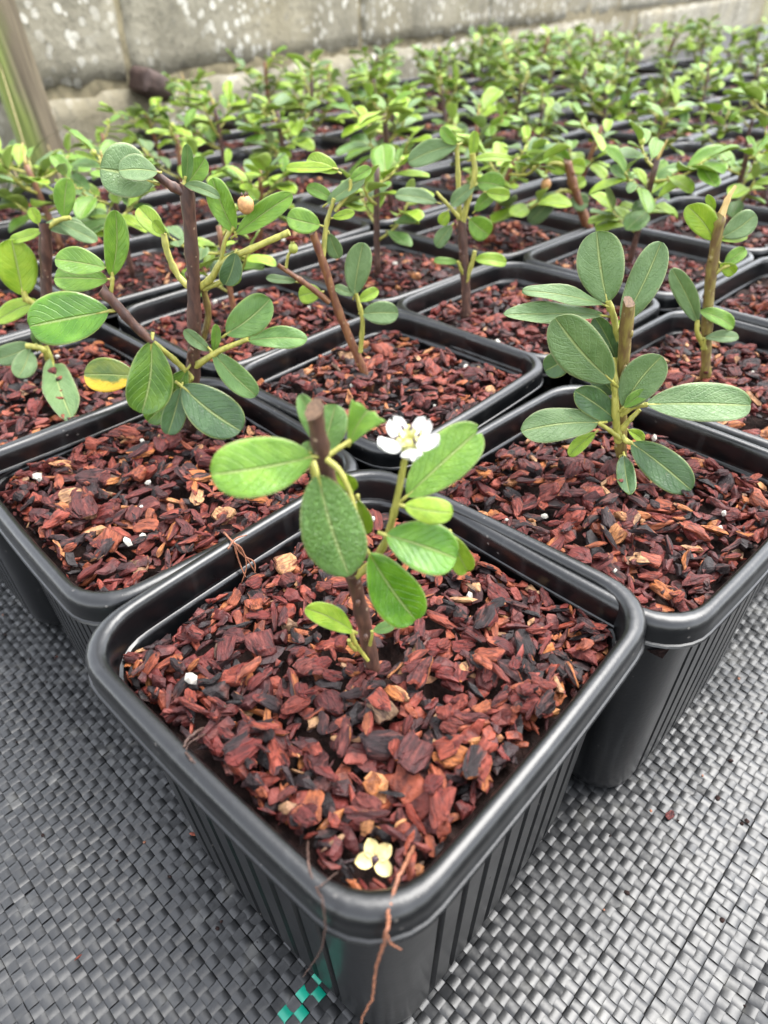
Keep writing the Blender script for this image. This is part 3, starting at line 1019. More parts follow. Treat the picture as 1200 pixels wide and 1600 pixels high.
def leaf_obj(parent, B, T, n, W, mat, fold, curl, shape, seed, nl=14, nw=10, label=None):
    m, L = leaf_frame(B, T, n)
    vs, fs, mi, uvs = leaf_geo(L, W, fold, curl, shape, nl, nw, seed)
    # the tip of a drooping leaf keeps its traced place
    me = mesh_from("leaf", vs, fs, [LEAF[mat][0], LEAF[mat][1], TWIG_Y], mi, True, uvs)
    o = bpy.data.objects.new("leaf", me)
    link(o, parent)
    o.matrix_local = Matrix.Translation((0, 0, 0)) @ m
    if label: o["label"] = label
    return o

def stem_obj(parent, name, pts, mat, seed, cut=True, seg=9):
    P_ = resample(pts, max(8, 4 * len(pts)))
    mb = MB()
    rs = random.Random(seed)
    radii = []
    for i, q in enumerate(P_):
        k = 1 + 0.05 * math.sin(i * 1.9 + seed) + (0.16 if (i + seed) % 5 == 0 else 0)
        radii.append(q[3] * k)
    v, f = tube([q[:3] for q in P_], radii, seg, 0.05, seed)
    if cut:
        n_ = len(v) - seg
        r_ = radii[-1]
        for q in range(seg):
            v[n_ + q] = v[n_ + q] + Vector((0, 0, r_ * (0.55 * math.cos(2 * math.pi * q / seg + seed) + rs.uniform(-.18, .18))))
    mb.add(v, f, [0] * (len(f) - 1) + [1])
    me = mb.mesh(name, [mat, CUT if cut else mat], True, False)
    try: me.set_sharp_from_angle(angle=rad(55))
    except Exception: pass
    return mesh_obj(name, me, parent)

def ball(r, sx=1, sy=1, sz=1, sub=2, seed=0, jit=.06):
    bm = bmesh.new()
    bmesh.ops.create_icosphere(bm, subdivisions=sub, radius=r)
    rs = random.Random(seed)
    for v in bm.verts:
        v.co = Vector((v.co.x * sx, v.co.y * sy, v.co.z * sz)) * (1 + rs.uniform(-jit, jit))
    vs = [v.co.copy() for v in bm.verts]
    fs = [tuple(v.index for v in f.verts) for f in bm.faces]
    bm.free()
    return vs, fs

def flower(parent, loc, R_, nrm):
    root = bpy.data.objects.new("flower", None)
    root.empty_display_size = .005
    link(root, parent)
    z = Vector(nrm).normalized()
    x = Vector((1, 0, 0)); x = (x - z * x.dot(z)).normalized()
    m = Matrix((x, z.cross(x), z)).transposed().to_4x4()
    m.translation = Vector(loc)
    root.matrix_local = m
    rs = random.Random(4)
    for k in range(5):
        an = rad(90 + 36 + 72 * k + rs.uniform(-5, 5))
        nl, nw = 8, 8
        vs, fs = [], []
        L, W = R_ * rs.uniform(.72, .82), R_ * rs.uniform(.78, .90)
        for i in range(nl + 1):
            s = i / nl
            h = W / 2 * ((s + .01) ** .62) * ((1.0 - s + .002) ** .36) / .60
            for j in range(nw + 1):
                t = -1 + 2 * j / nw
                xx = R_ * .25 + s * L
                yy = t * h
                zz = .22 * R_ * s + .24 * R_ * (t * t) * s - .10 * R_ * math.sin(s * 3) + .03 * R_ * math.sin(t * 4 + k * 2) * s + rs.uniform(-.006, .006) * R_
                vs.append((xx * math.cos(an) - yy * math.sin(an), xx * math.sin(an) + yy * math.cos(an), zz))
        n = len(vs)
        vs += [(a, b_, c - .0002) for a, b_, c in vs]
        q = lambda i, j, o=0: o + i * (nw + 1) + j
        for i in range(nl):
            for j in range(nw):
                fs.append((q(i, j), q(i + 1, j), q(i + 1, j + 1), q(i, j + 1)))
                fs.append((q(i, j, n), q(i, j + 1, n), q(i + 1, j + 1, n), q(i + 1, j, n)))
            fs.append((q(i, 0), q(i, 0, n), q(i + 1, 0, n), q(i + 1, 0)))
            fs.append((q(i, nw), q(i + 1, nw), q(i + 1, nw, n), q(i, nw, n)))
        mesh_obj("petal", mesh_from("petal", vs, fs, [PETAL], smooth=True), root)
    mb = MB()
    v, f = ball(R_ * .24, 1, 1, .6, 2, 3)
    mb.add([(a[0], a[1], a[2] - R_ * .02) for a in v], f, 0)
    for k in range(24):
        an = 2 * math.pi * k / 24 + rs.uniform(-.1, .1)
        rr = rs.uniform(.20, .30) * R_
        tip = (math.cos(an) * rr * rs.uniform(1.2, 1.7), math.sin(an) * rr * rs.uniform(1.2, 1.7), R_ * rs.uniform(.28, .46))
        bs = (math.cos(an) * rr * .7, math.sin(an) * rr * .7, 0)
        v, f = tube([bs, tip], [.00018, .00014], 5)
        mb.add(v, f, 0)
        v, f = ball(R_ * .072, 1, 1.2, 1, 1, k)
        mb.add([(a[0] + tip[0], a[1] + tip[1], a[2] + tip[2]) for a in v], f, 1 if rs.random() < .75 else 0)
    mesh_obj("stamens", mb.mesh("stamens", [STAMEN, ANTHER], True, False), root)
    cm = MB()
    v, f = ball(R_ * .28, 1, 1, .9, 2, 8)
    cm.add([(a[0], a[1], a[2] - R_ * .24) for a in v], f)
    mesh_obj("calyx", cm.mesh("calyx", [GREENBUD], True, False), root)
    return root

def berry_obj(parent, kind, loc, r):
    mb = MB()
    v, f = ball(r, 1, 1, 1.1, 2, 5, .03)
    mb.add(v, f, 0)
    for k in range(5):
        an = 2 * math.pi * k / 5
        v, f = tube([(math.cos(an) * r * .25, math.sin(an) * r * .25, r * .95), (math.cos(an) * r * .45, math.sin(an) * r * .45, r * 1.35)], [r * .16, r * .04], 5)
        mb.add(v, f, 1)
    me = mb.mesh(kind, [ORANGE if kind == 'berry' else GREENBUD, TWIG_B if kind == 'berry' else TWIG_Y], True, False)
    return mesh_obj(kind, me, parent, loc)

PLANTS = [
('front',(-0.0032,0.1039,0.0815),[('b',[(0.0002,0.0,-0.00315,0.0017),(-0.00049,0.0,0.00287,0.00165),(-0.00182,-0.0,0.01628,0.00155),(-0.00305,-0.001,0.02753,0.00146),(-0.00357,-0.002,0.03229,0.00142)]),('b',[(-0.00357,-0.002,0.03229,0.00142),(-0.00448,-0.003,0.04022,0.00144),(-0.00612,-0.004,0.05429,0.00141),(-0.0071,-0.005,0.06411,0.00141),(-0.00745,-0.006,0.07067,0.00142)]),('y',[(-0.00274,-0.002,0.03106,0.00085),(0.00044,-0.003,0.03521,0.00077),(0.0034,-0.004,0.04155,0.00069),(0.00528,-0.005,0.05043,0.00061),(0.00643,-0.006,0.05793,0.00053),(0.00706,-0.007,0.06216,0.00047)]),('y',[(-0.00609,-0.006,0.06119,0.00056),(-0.00404,-0.008,0.06027,0.0005),(-0.0026,-0.009,0.05703,0.00045),(-0.00159,-0.01,0.05303,0.0004)]),('y',[(-0.00602,-0.005,0.06131,0.00048),(-0.00407,-0.004,0.06215,0.00044),(-0.0021,-0.003,0.06298,0.0004)]),('y',[(-0.00841,-0.006,0.05777,0.00057),(-0.00884,-0.006,0.06039,0.00048),(-0.00896,-0.005,0.0623,0.0004)]),('y',[(-0.00124,-0.002,0.00587,0.00043),(-0.00311,-0.003,0.01123,0.00045),(-0.00388,-0.004,0.01477,0.00047),(-0.00428,-0.004,0.0175,0.0005)]),('y',[(-0.00065,-0.002,0.01082,0.00042),(5e-05,-0.003,0.01548,0.0003)]),('y',[(-0.00368,-0.003,0.01065,0.00052),(-0.00455,-0.005,0.01432,0.00046),(-0.00479,-0.006,0.017,0.0004)])],[((-0.0085,-0.006,0.0618),(-0.0248,-0.01,0.0617),(0.178,-0.742,0.646),0.0106,'m',0.1,0.12,'o'),((-0.0073,-0.011,0.0615),(-0.0028,-0.016,0.0431),(0.214,-0.928,0.304),0.0113,'r',-0.12,0.1,'o'),((-0.0069,0.0,0.0592),(-0.0105,0.003,0.0687),(0.155,-0.923,0.352),0.0038,'g',0.3,0.05,'o'),((-0.0074,0.002,0.0574),(-0.0049,0.006,0.065),(0.057,-0.891,0.45),0.0064,'g',0.15,0.1,'o'),((-0.0094,-0.002,0.0595),(-0.0095,-0.001,0.0618),(0.11,-0.906,0.409),0.0029,'g',0.15,0.1,'o'),((-0.0023,-0.003,0.0625),(0.0011,-0.001,0.0677),(-0.047,-0.921,0.387),0.0067,'m',0.35,0.05,'t'),((0.0074,-0.003,0.051),(0.0209,0.003,0.0612),(-0.111,-0.786,0.608),0.0094,'m',0.1,0.05,'n'),((0.0067,-0.008,0.0526),(0.0148,-0.01,0.0525),(-0.166,-0.723,0.671),0.0051,'l',-0.12,0.25,'o'),((0.0035,-0.009,0.047),(0.0162,-0.011,0.0429),(0.112,-0.713,0.692),0.0098,'s',0.22,0.15,'o'),((0.0156,-0.005,0.043),(0.0196,-0.004,0.0321),(0.192,-0.981,-0.019),0.0049,'l',0.3,0.15,'o'),((0.0004,-0.008,0.0418),(0.0094,-0.01,0.0252),(0.284,-0.922,0.265),0.0101,'s',0.2,0.12,'o'),((-0.0013,-0.005,0.0518),(-0.0005,-0.004,0.0422),(0.118,-0.989,-0.093),0.0037,'l',0.3,0.2,'o'),((-0.004,-0.004,0.0175),(-0.0123,-0.006,0.0262),(0.609,-0.669,0.426),0.0052,'l',0.15,0.1,'o'),((0.0002,-0.003,0.0163),(0.0049,-0.003,0.0184),(-0.325,-0.607,0.726),0.0027,'g',0.1,0.1,'o'),((-0.0056,-0.003,0.0566),(-0.0014,0.0,0.0496),(0.57,-0.821,-0.016),0.003,'l',0.3,0.2,'o')],[('flower',(0.0075,-0.009,0.0658),0.00515)]),
('right',(0.0773,0.1867,0.0815),[('o',[(0.00028,0.0,-0.00149,0.00176),(-0.00185,0.0,0.00777,0.00176),(-0.00458,0.0,0.02365,0.00174),(-0.00709,-0.001,0.0406,0.00171),(-0.00899,-0.003,0.05411,0.00169)]),('y',[(-0.00346,-0.002,0.00904,0.00126),(-0.00689,-0.003,0.021,0.00111),(-0.00785,-0.002,0.02901,0.001),(-0.00971,0.0,0.03628,0.00089)]),('y',[(-0.00713,0.003,0.0286,0.00107),(-0.00691,0.004,0.0374,0.00101),(-0.00963,0.004,0.04629,0.00094),(-0.01245,0.004,0.05199,0.00088)]),('y',[(-0.00482,-0.003,0.01918,0.00092),(-0.00226,-0.005,0.02281,0.00083),(0.00091,-0.007,0.02465,0.00075)]),('y',[(-0.00351,-0.003,0.01424,0.00093),(-0.002,-0.004,0.01811,0.00077),(0.00025,-0.004,0.02132,0.00061)]),('y',[(-0.00367,-0.003,0.01082,0.00078),(-0.00815,-0.005,0.01511,0.00069),(-0.01247,-0.006,0.01849,0.0006)]),('y',[(-0.00309,-0.003,0.01195,0.00078),(-0.00187,-0.004,0.01021,0.0007),(-0.00021,-0.005,0.01031,0.00062)]),('y',[(-0.00532,-0.002,0.0182,0.00077),(-0.00739,-0.003,0.02489,0.00068),(-0.01021,-0.004,0.03173,0.00059)]),('y',[(-0.00196,-0.003,0.00371,0.00079),(-0.0015,-0.004,0.00505,0.00063)])],[((-0.0125,0.004,0.0513),(-0.0175,0.008,0.0696),(-0.253,-0.957,0.139),0.0135,'p',0.06,0.08,'o'),((-0.0083,0.001,0.0465),(-0.0005,0.005,0.0675),(-0.346,-0.889,0.298),0.0096,'p',0.06,0.06,'o'),((-0.0135,0.003,0.0513),(-0.036,0.0,0.0594),(0.351,-0.522,0.777),0.0063,'p',0.1,0.2,'o'),((-0.0139,0.003,0.0483),(-0.0416,-0.004,0.054),(0.298,-0.534,0.791),0.007,'p',0.1,0.15,'o'),((-0.0106,-0.006,0.0319),(-0.0295,-0.009,0.0515),(0.065,-0.994,-0.09),0.0143,'p',0.08,0.1,'o'),((-0.0053,-0.005,0.0229),(0.0018,-0.006,0.0391),(-0.563,-0.802,0.2),0.0119,'p',0.22,0.1,'o'),((0.0005,-0.007,0.0247),(0.0321,-0.008,0.025),(-0.031,-0.692,0.721),0.0129,'p',0.12,0.12,'o'),((-0.0121,-0.006,0.0185),(-0.0358,-0.012,0.0205),(0.225,-0.635,0.739),0.0111,'p',0.08,0.1,'o'),((-0.0004,-0.005,0.0103),(0.0138,-0.0206,0.0035),(-0.417,-0.654,0.631),0.0116,'d',0.14,0.15,'o'),((-0.0019,-0.005,0.0057),(-0.0047,-0.0217,0.0035),(-0.315,-0.072,0.946),0.0058,'d',0.2,0.05,'o'),((-0.0061,-0.003,0.0175),(-0.0196,-0.005,0.0284),(0.358,-0.891,0.281),0.009,'d',0.12,0.1,'o'),((-0.0188,0.008,0.0345),(-0.0265,0.01,0.0279),(-0.495,-0.802,0.334),0.0083,'d',0.1,0.1,'o'),((-0.0112,-0.002,0.0125),(-0.0189,-0.004,0.0056),(-0.308,-0.768,0.562),0.0048,'l',0.2,0.1,'o'),((-0.0075,0.003,0.0348),(-0.0149,0.005,0.0466),(-0.122,-0.988,0.09),0.006,'d',0.15,0.1,'o'),((-0.0055,-0.006,0.0235),(-0.0004,-0.008,0.0294),(-0.669,-0.65,0.361),0.0042,'m',0.2,0.1,'o'),((-0.0002,0.0,0.0119),(0.0059,0.0,0.0075),(0.263,-0.893,0.365),0.0037,'l',0.2,0.1,'o'),((-0.0071,0.006,0.0375),(-0.0063,0.008,0.0446),(-0.328,-0.899,0.291),0.0042,'l',0.2,0.1,'o'),((-0.0062,0.002,0.0237),(-0.0128,0.004,0.0293),(-0.009,-0.945,0.326),0.007,'d',0.15,0.1,'o')],[]),
('left',(-0.0688,0.2195,0.0815),[('b',[(-0.00027,0.0,-0.00265,0.0024),(0.0025,0.0,0.01073,0.0023),(0.00674,0.0,0.0297,0.00218),(0.01065,-0.001,0.04938,0.00207),(0.01287,-0.002,0.06523,0.00199),(0.01472,-0.003,0.07967,0.00192)]),('b',[(0.01433,-0.003,0.07762,0.0016),(0.0106,-0.004,0.07998,0.00136),(0.00682,-0.006,0.08383,0.00111)]),('y',[(0.0118,0.0,0.049,0.00114),(0.01685,-0.002,0.05258,0.00108),(0.02146,-0.003,0.0577,0.00103),(0.0314,-0.004,0.06193,0.00097),(0.043,-0.005,0.06653,0.00092)]),('b',[(-0.00403,-0.008,0.03484,0.00135),(-0.00806,-0.009,0.04093,0.00145),(-0.01121,-0.01,0.04718,0.00155),(-0.01461,-0.011,0.0532,0.00165)]),('y',[(0.00945,0.002,0.04733,0.00099),(0.005,0.004,0.05192,0.001),(0.00292,0.005,0.05869,0.001),(0.00266,0.006,0.06424,0.00099)]),('y',[(0.00686,-0.003,0.0237,0.00118),(0.01316,-0.005,0.02811,0.00105),(0.01801,-0.006,0.03089,0.00092),(0.02659,-0.007,0.03438,0.0008)]),('y',[(0.00448,-0.002,0.01904,0.00102),(0.00037,-0.005,0.02759,0.00092),(-0.00403,-0.008,0.03484,0.00082)]),('y',[(0.01335,0.0,0.04855,0.00082),(0.01967,-0.002,0.0515,0.00072),(0.02356,-0.003,0.05608,0.00063)]),('y',[(0.02087,-0.003,0.05771,0.00063),(0.0233,-0.003,0.06429,0.00063),(0.02655,-0.003,0.0679,0.00062)]),('y',[(-0.01282,-0.01,0.05083,0.00065),(-0.01094,-0.01,0.05508,0.00056),(-0.01039,-0.01,0.05794,0.00048)]),('y',[(0.00478,-0.003,0.01952,0.00085),(0.00289,-0.004,0.01768,0.00077),(0.00119,-0.005,0.0168,0.00068)]),('y',[(0.01428,-0.004,0.07819,0.00062),(0.01416,-0.003,0.08053,0.00054),(0.01485,-0.003,0.0822,0.00047)]),('b',[(0.00652,-0.003,0.02301,0.00087),(0.00606,-0.005,0.02855,0.00077),(0.00761,-0.006,0.0312,0.00068)]),('o',[(0.00524,0.003,0.02377,0.00112),(0.01197,0.004,0.03685,0.00109),(0.01266,0.003,0.04793,0.00107)])],[((0.006,-0.005,0.0812),(-0.0066,-0.009,0.086),(0.422,-0.801,0.426),0.0157,'p',0.05,0.05,'o'),((0.0083,-0.007,0.0843),(-0.0008,-0.011,0.0863),(0.413,-0.599,0.686),0.0087,'p',0.12,0.15,'o'),((0.0144,-0.003,0.08),(0.0168,-0.003,0.0902),(0.19,-0.981,-0.044),0.0036,'g',0.3,0.05,'o'),((0.0134,0.001,0.0789),(0.0198,0.003,0.0855),(0.173,-0.977,0.127),0.0063,'m',0.2,0.05,'o'),((0.0264,-0.003,0.0666),(0.0226,-0.004,0.0814),(0.26,-0.966,0.001),0.0078,'m',0.2,0.1,'o'),((0.027,-0.003,0.0659),(0.0443,-0.002,0.0763),(-0.079,-0.971,0.225),0.0069,'m',0.2,0.1,'o'),((0.0143,-0.004,0.0802),(0.0239,-0.008,0.0788),(-0.175,-0.674,0.718),0.0037,'p',0.2,0.3,'o'),((0.0262,-0.005,0.061),(0.0222,-0.008,0.0523),(0.174,-0.953,0.247),0.007,'d',0.2,0.2,'o'),((0.0194,-0.005,0.0355),(0.0343,-0.004,0.0461),(-0.13,-0.954,0.272),0.0119,'g',0.1,0.1,'o'),((0.0265,-0.007,0.0339),(0.0453,-0.008,0.0351),(-0.081,-0.749,0.658),0.0078,'g',0.1,0.15,'o'),((0.014,-0.005,0.0294),(0.0272,-0.009,0.0152),(0.254,-0.845,0.471),0.009,'g',0.12,0.2,'o'),((-0.0141,-0.011,0.0464),(-0.0374,-0.017,0.045),(0.184,-0.836,0.517),0.0168,'s',0.1,0.12,'o'),((-0.0109,-0.01,0.0566),(-0.0054,-0.009,0.0747),(0.26,-0.965,-0.026),0.0075,'m',0.2,0.05,'o'),((-0.0039,-0.009,0.0353),(-0.0109,-0.015,0.0124),(0.247,-0.953,0.174),0.0154,'v',0.1,0.08,'o'),((-0.0137,-0.004,0.0211),(-0.0301,-0.006,0.0235),(0.184,-0.776,0.604),0.0123,'w',0.1,0.1,'o'),((0.0039,-0.004,0.0229),(-0.0137,-0.006,0.0039),(-0.017,-0.993,0.121),0.011,'v',0.12,0.1,'o'),((0.0016,-0.007,0.0178),(-0.0044,-0.0137,0.0035),(0.231,-0.915,0.33),0.0083,'d',0.15,0.05,'o'),((0.0021,-0.007,0.0183),(0.0206,-0.013,0.0043),(0.185,-0.79,0.585),0.0165,'d',0.1,0.12,'o'),((0.0128,-0.004,0.0295),(0.0058,-0.004,0.0368),(0.378,-0.852,0.364),0.0046,'p',0.2,0.1,'o'),((0.0135,-0.002,0.0281),(0.0156,-0.001,0.037),(0.156,-0.985,0.073),0.0034,'m',0.2,0.1,'o'),((-0.0158,0.0,0.0562),(-0.0298,-0.002,0.0607),(0.298,-0.744,0.598),0.0092,'m',0.15,0.2,'o'),((-0.0177,0.004,0.0513),(-0.0349,0.004,0.0526),(0.04,-0.85,0.525),0.0096,'m',0.1,0.1,'o'),((0.003,0.005,0.0645),(0.0006,0.005,0.0683),(0.31,-0.932,0.187),0.0036,'l',0.2,0.1,'o'),((0.002,0.007,0.063),(-0.0048,0.01,0.0716),(0.205,-0.861,0.466),0.0068,'l',0.2,0.2,'o'),((0.0127,0.004,0.0472),(0.0048,0.006,0.0513),(0.101,-0.804,0.586),0.0042,'m',0.2,0.1,'o'),((0.0201,0.0,0.0564),(0.0241,0.002,0.049),(0.316,-0.945,-0.086),0.0061,'m',0.2,0.1,'o')],[('berry',(0.0312,-0.005,0.0745),0.00309)]),
('centre',(-0.0051,0.2513,0.0815),[('o2',[(0.00043,0.0,-0.00225,0.00166),(-0.00317,0.0,0.00884,0.00158),(-0.00947,-0.001,0.02741,0.00149),(-0.01341,-0.002,0.04437,0.00141),(-0.0168,-0.003,0.05744,0.00133)]),('y',[(-0.00227,-0.001,0.01193,0.00094),(-0.00101,-0.001,0.02469,0.00083),(-0.00292,-0.001,0.03494,0.00073)]),('o2',[(-0.0129,-0.002,0.03226,0.00118),(-0.02009,-0.004,0.03952,0.00097),(-0.02952,-0.006,0.04744,0.00077)]),('y',[(-0.01376,-0.002,0.04885,0.00089),(-0.01192,-0.001,0.05931,0.0008),(-0.00874,-0.001,0.06746,0.0007)]),('y',[(-0.02672,-0.006,0.04647,0.00053),(-0.02563,-0.006,0.0504,0.00053),(-0.02386,-0.006,0.05251,0.00053)]),('y',[(-0.00879,-0.001,0.06339,0.00071),(-0.00371,0.0,0.06912,0.00062),(-0.00286,0.0,0.07306,0.00053)])],[((-0.0036,-0.001,0.0345),(0.0003,0.001,0.052),(-0.018,-0.993,0.118),0.0101,'p',0.1,0.05,'o'),((-0.0009,-0.001,0.0272),(0.0122,-0.003,0.028),(-0.165,-0.88,0.446),0.0091,'p',0.12,0.15,'o'),((-0.0032,-0.001,0.0345),(-0.0104,-0.002,0.0379),(0.356,-0.767,0.534),0.004,'p',0.1,0.1,'o'),((-0.0156,0.0,0.0354),(-0.0241,0.0,0.0342),(-0.071,-0.857,0.511),0.0077,'l',0.1,0.1,'o'),((-0.014,-0.003,0.0595),(-0.0242,-0.006,0.0634),(0.389,-0.843,0.371),0.0089,'m',0.1,0.15,'o'),((-0.0114,-0.001,0.0659),(0.001,0.0,0.0741),(-0.227,-0.864,0.45),0.0055,'p',0.15,0.2,'o'),((-0.0241,-0.004,0.0408),(-0.0342,-0.005,0.0432),(0.236,-0.676,0.698),0.0036,'p',0.1,0.1,'o'),((-0.0087,0.002,0.0763),(-0.0242,0.002,0.0787),(0.098,-0.753,0.651),0.0044,'l',0.1,0.3,'o'),((-0.0071,0.002,0.0751),(-0.0171,0.004,0.0797),(0.076,-0.839,0.538),0.0068,'l',0.15,0.2,'o'),((-0.0113,0.0,0.0558),(-0.0083,0.0,0.0472),(0.142,-0.989,0.05),0.0059,'p',0.1,0.1,'o'),((-0.0093,0.0,0.0668),(-0.0175,0.0,0.0715),(0.213,-0.9,0.38),0.0049,'m',0.15,0.2,'o'),((-0.0029,0.0,0.0727),(0.0037,0.0,0.0764),(-0.19,-0.924,0.333),0.0044,'m',0.15,0.2,'o'),((-0.0095,-0.002,0.0616),(-0.0024,-0.003,0.0637),(-0.266,-0.819,0.508),0.0037,'l',0.2,0.2,'o'),((-0.0022,0.003,0.0306),(0.0051,0.004,0.0344),(-0.132,-0.866,0.482),0.0049,'l',0.2,0.2,'o')],[('bud',(-0.0236,-0.006,0.0529),0.00214)]),
('back',(0.0411,0.3152,0.0815),[('b',[(0.00012,0.0,-0.0025,0.00216),(-0.00063,0.0,0.01277,0.00205),(-0.00262,0.0,0.03004,0.00194),(-0.00375,0.0,0.04226,0.00184)]),('y',[(-0.00368,0.0,0.04093,0.00135),(-0.00156,-0.001,0.05151,0.00126),(0.0006,-0.001,0.06141,0.00118),(-0.00087,-0.001,0.06864,0.0011)]),('y',[(-0.0009,-0.001,0.01607,0.00114),(0.00141,-0.002,0.02494,0.00102),(0.00227,-0.002,0.02994,0.0009)]),('y',[(-0.00192,-0.001,0.01901,0.00091),(-0.0052,-0.002,0.02569,0.00068)]),('y',[(-0.00375,0.0,0.04226,0.0009),(-0.01018,-0.001,0.04918,0.00078),(-0.01522,-0.001,0.05439,0.00066)]),('y',[(-0.00463,0.002,0.04177,0.00113),(-0.00579,0.003,0.0583,0.00101),(-0.00677,0.004,0.0715,0.00089)])],[((-0.0148,-0.001,0.0503),(-0.0323,-0.002,0.0546),(0.198,-0.742,0.64),0.0075,'p',0.1,0.1,'o'),((-0.0069,0.003,0.0714),(-0.027,0.002,0.0659),(-0.065,-0.914,0.401),0.0098,'p',0.1,0.1,'o'),((-0.0083,-0.002,0.041),(-0.0149,-0.003,0.0324),(-0.212,-0.94,0.267),0.0067,'p',0.1,0.1,'o'),((-0.0006,-0.001,0.0432),(0.0088,-0.001,0.036),(0.076,-0.992,0.099),0.0106,'m',0.15,0.2,'o'),((0.0025,-0.002,0.0263),(0.0169,-0.003,0.0257),(-0.028,-0.798,0.602),0.0067,'l',0.15,0.25,'o'),((-0.0049,-0.002,0.0251),(-0.0155,-0.002,0.0271),(0.128,-0.713,0.689),0.0039,'m',0.1,0.2,'o'),((-0.0007,-0.001,0.0663),(0.016,-0.001,0.0682),(-0.077,-0.752,0.655),0.0043,'l',0.1,0.3,'o'),((0.0017,0.0,0.0575),(0.014,0.0,0.0554),(0.047,-0.958,0.283),0.0098,'m',0.15,0.2,'o'),((0.0007,-0.002,0.0567),(-0.009,-0.003,0.0496),(-0.204,-0.89,0.407),0.0066,'p',0.12,0.1,'o'),((0.0017,0.001,0.0458),(0.0095,0.001,0.0533),(-0.251,-0.932,0.259),0.0061,'m',0.15,0.1,'o'),((-0.0102,-0.002,0.0468),(-0.0128,-0.002,0.0412),(-0.172,-0.982,0.078),0.0055,'l',0.1,0.1,'o'),((-0.0007,0.0,0.0673),(-0.0001,0.0,0.0766),(-0.137,-0.991,0.008),0.0047,'l',0.2,0.1,'o'),((0.0057,-0.002,0.0541),(0.0159,-0.003,0.053),(-0.061,-0.949,0.311),0.006,'l',0.2,0.3,'o'),((-0.0069,0.003,0.0717),(-0.0134,0.003,0.0776),(0.033,-0.999,0.035),0.0052,'m',0.2,0.3,'o')],[]),
('edge',(0.1268,0.2454,0.0815),[('o',[(0.00057,0.0,-0.00221,0.0018),(-0.00282,0.0,0.01282,0.00181),(-0.00703,0.0,0.03263,0.00181),(-0.01014,-0.001,0.0531,0.00181),(-0.0108,-0.001,0.06039,0.00185)]),('t',[(-0.01052,-0.001,0.05936,0.00139),(-0.00961,-0.001,0.06539,0.00092),(-0.00816,-0.001,0.06929,0.00046)]),('y',[(-0.00348,-0.001,0.01199,0.00101),(-0.009,-0.003,0.01935,0.00089),(-0.01024,-0.003,0.0243,0.00078)]),('y',[(-0.00496,-0.002,0.01248,0.0008),(-0.00548,-0.003,0.01675,0.0006)]),('y',[(-0.00774,-0.001,0.0399,0.00078),(-0.00555,-0.002,0.04286,0.00068),(-0.00347,-0.002,0.04347,0.00058)])],[((-0.0108,-0.001,0.0523),(-0.0222,-0.001,0.0629),(-0.074,-0.994,-0.08),0.0091,'l',0.15,0.1,'o'),((-0.0079,-0.001,0.053),(0.0013,-0.001,0.0603),(-0.289,-0.884,0.368),0.0087,'p',0.12,0.1,'o'),((-0.0085,-0.001,0.052),(0.0002,-0.002,0.0539),(-0.236,-0.665,0.709),0.0035,'l',0.1,0.2,'o'),((-0.0101,-0.003,0.0238),(-0.0237,-0.004,0.0427),(-0.098,-0.988,-0.123),0.0078,'p',0.15,0.1,'o'),((-0.0104,-0.003,0.0277),(0.0058,-0.004,0.0223),(0.126,-0.836,0.534),0.0065,'m',0.15,0.3,'o'),((-0.0056,-0.003,0.0173),(0.0065,-0.004,0.0183),(-0.12,-0.635,0.763),0.0053,'p',0.1,0.1,'o'),((-0.0047,-0.001,0.043),(0.0012,-0.001,0.0489),(-0.415,-0.812,0.41),0.0054,'m',0.2,0.2,'o'),((-0.0068,-0.002,0.0442),(-0.0001,-0.002,0.0396),(-0.07,-0.993,-0.1),0.005,'l',0.15,0.3,'o'),((-0.0128,0.0,0.0612),(-0.0164,0.0,0.0661),(-0.255,-0.948,-0.189),0.003,'l',0.2,0.1,'o')],[]),
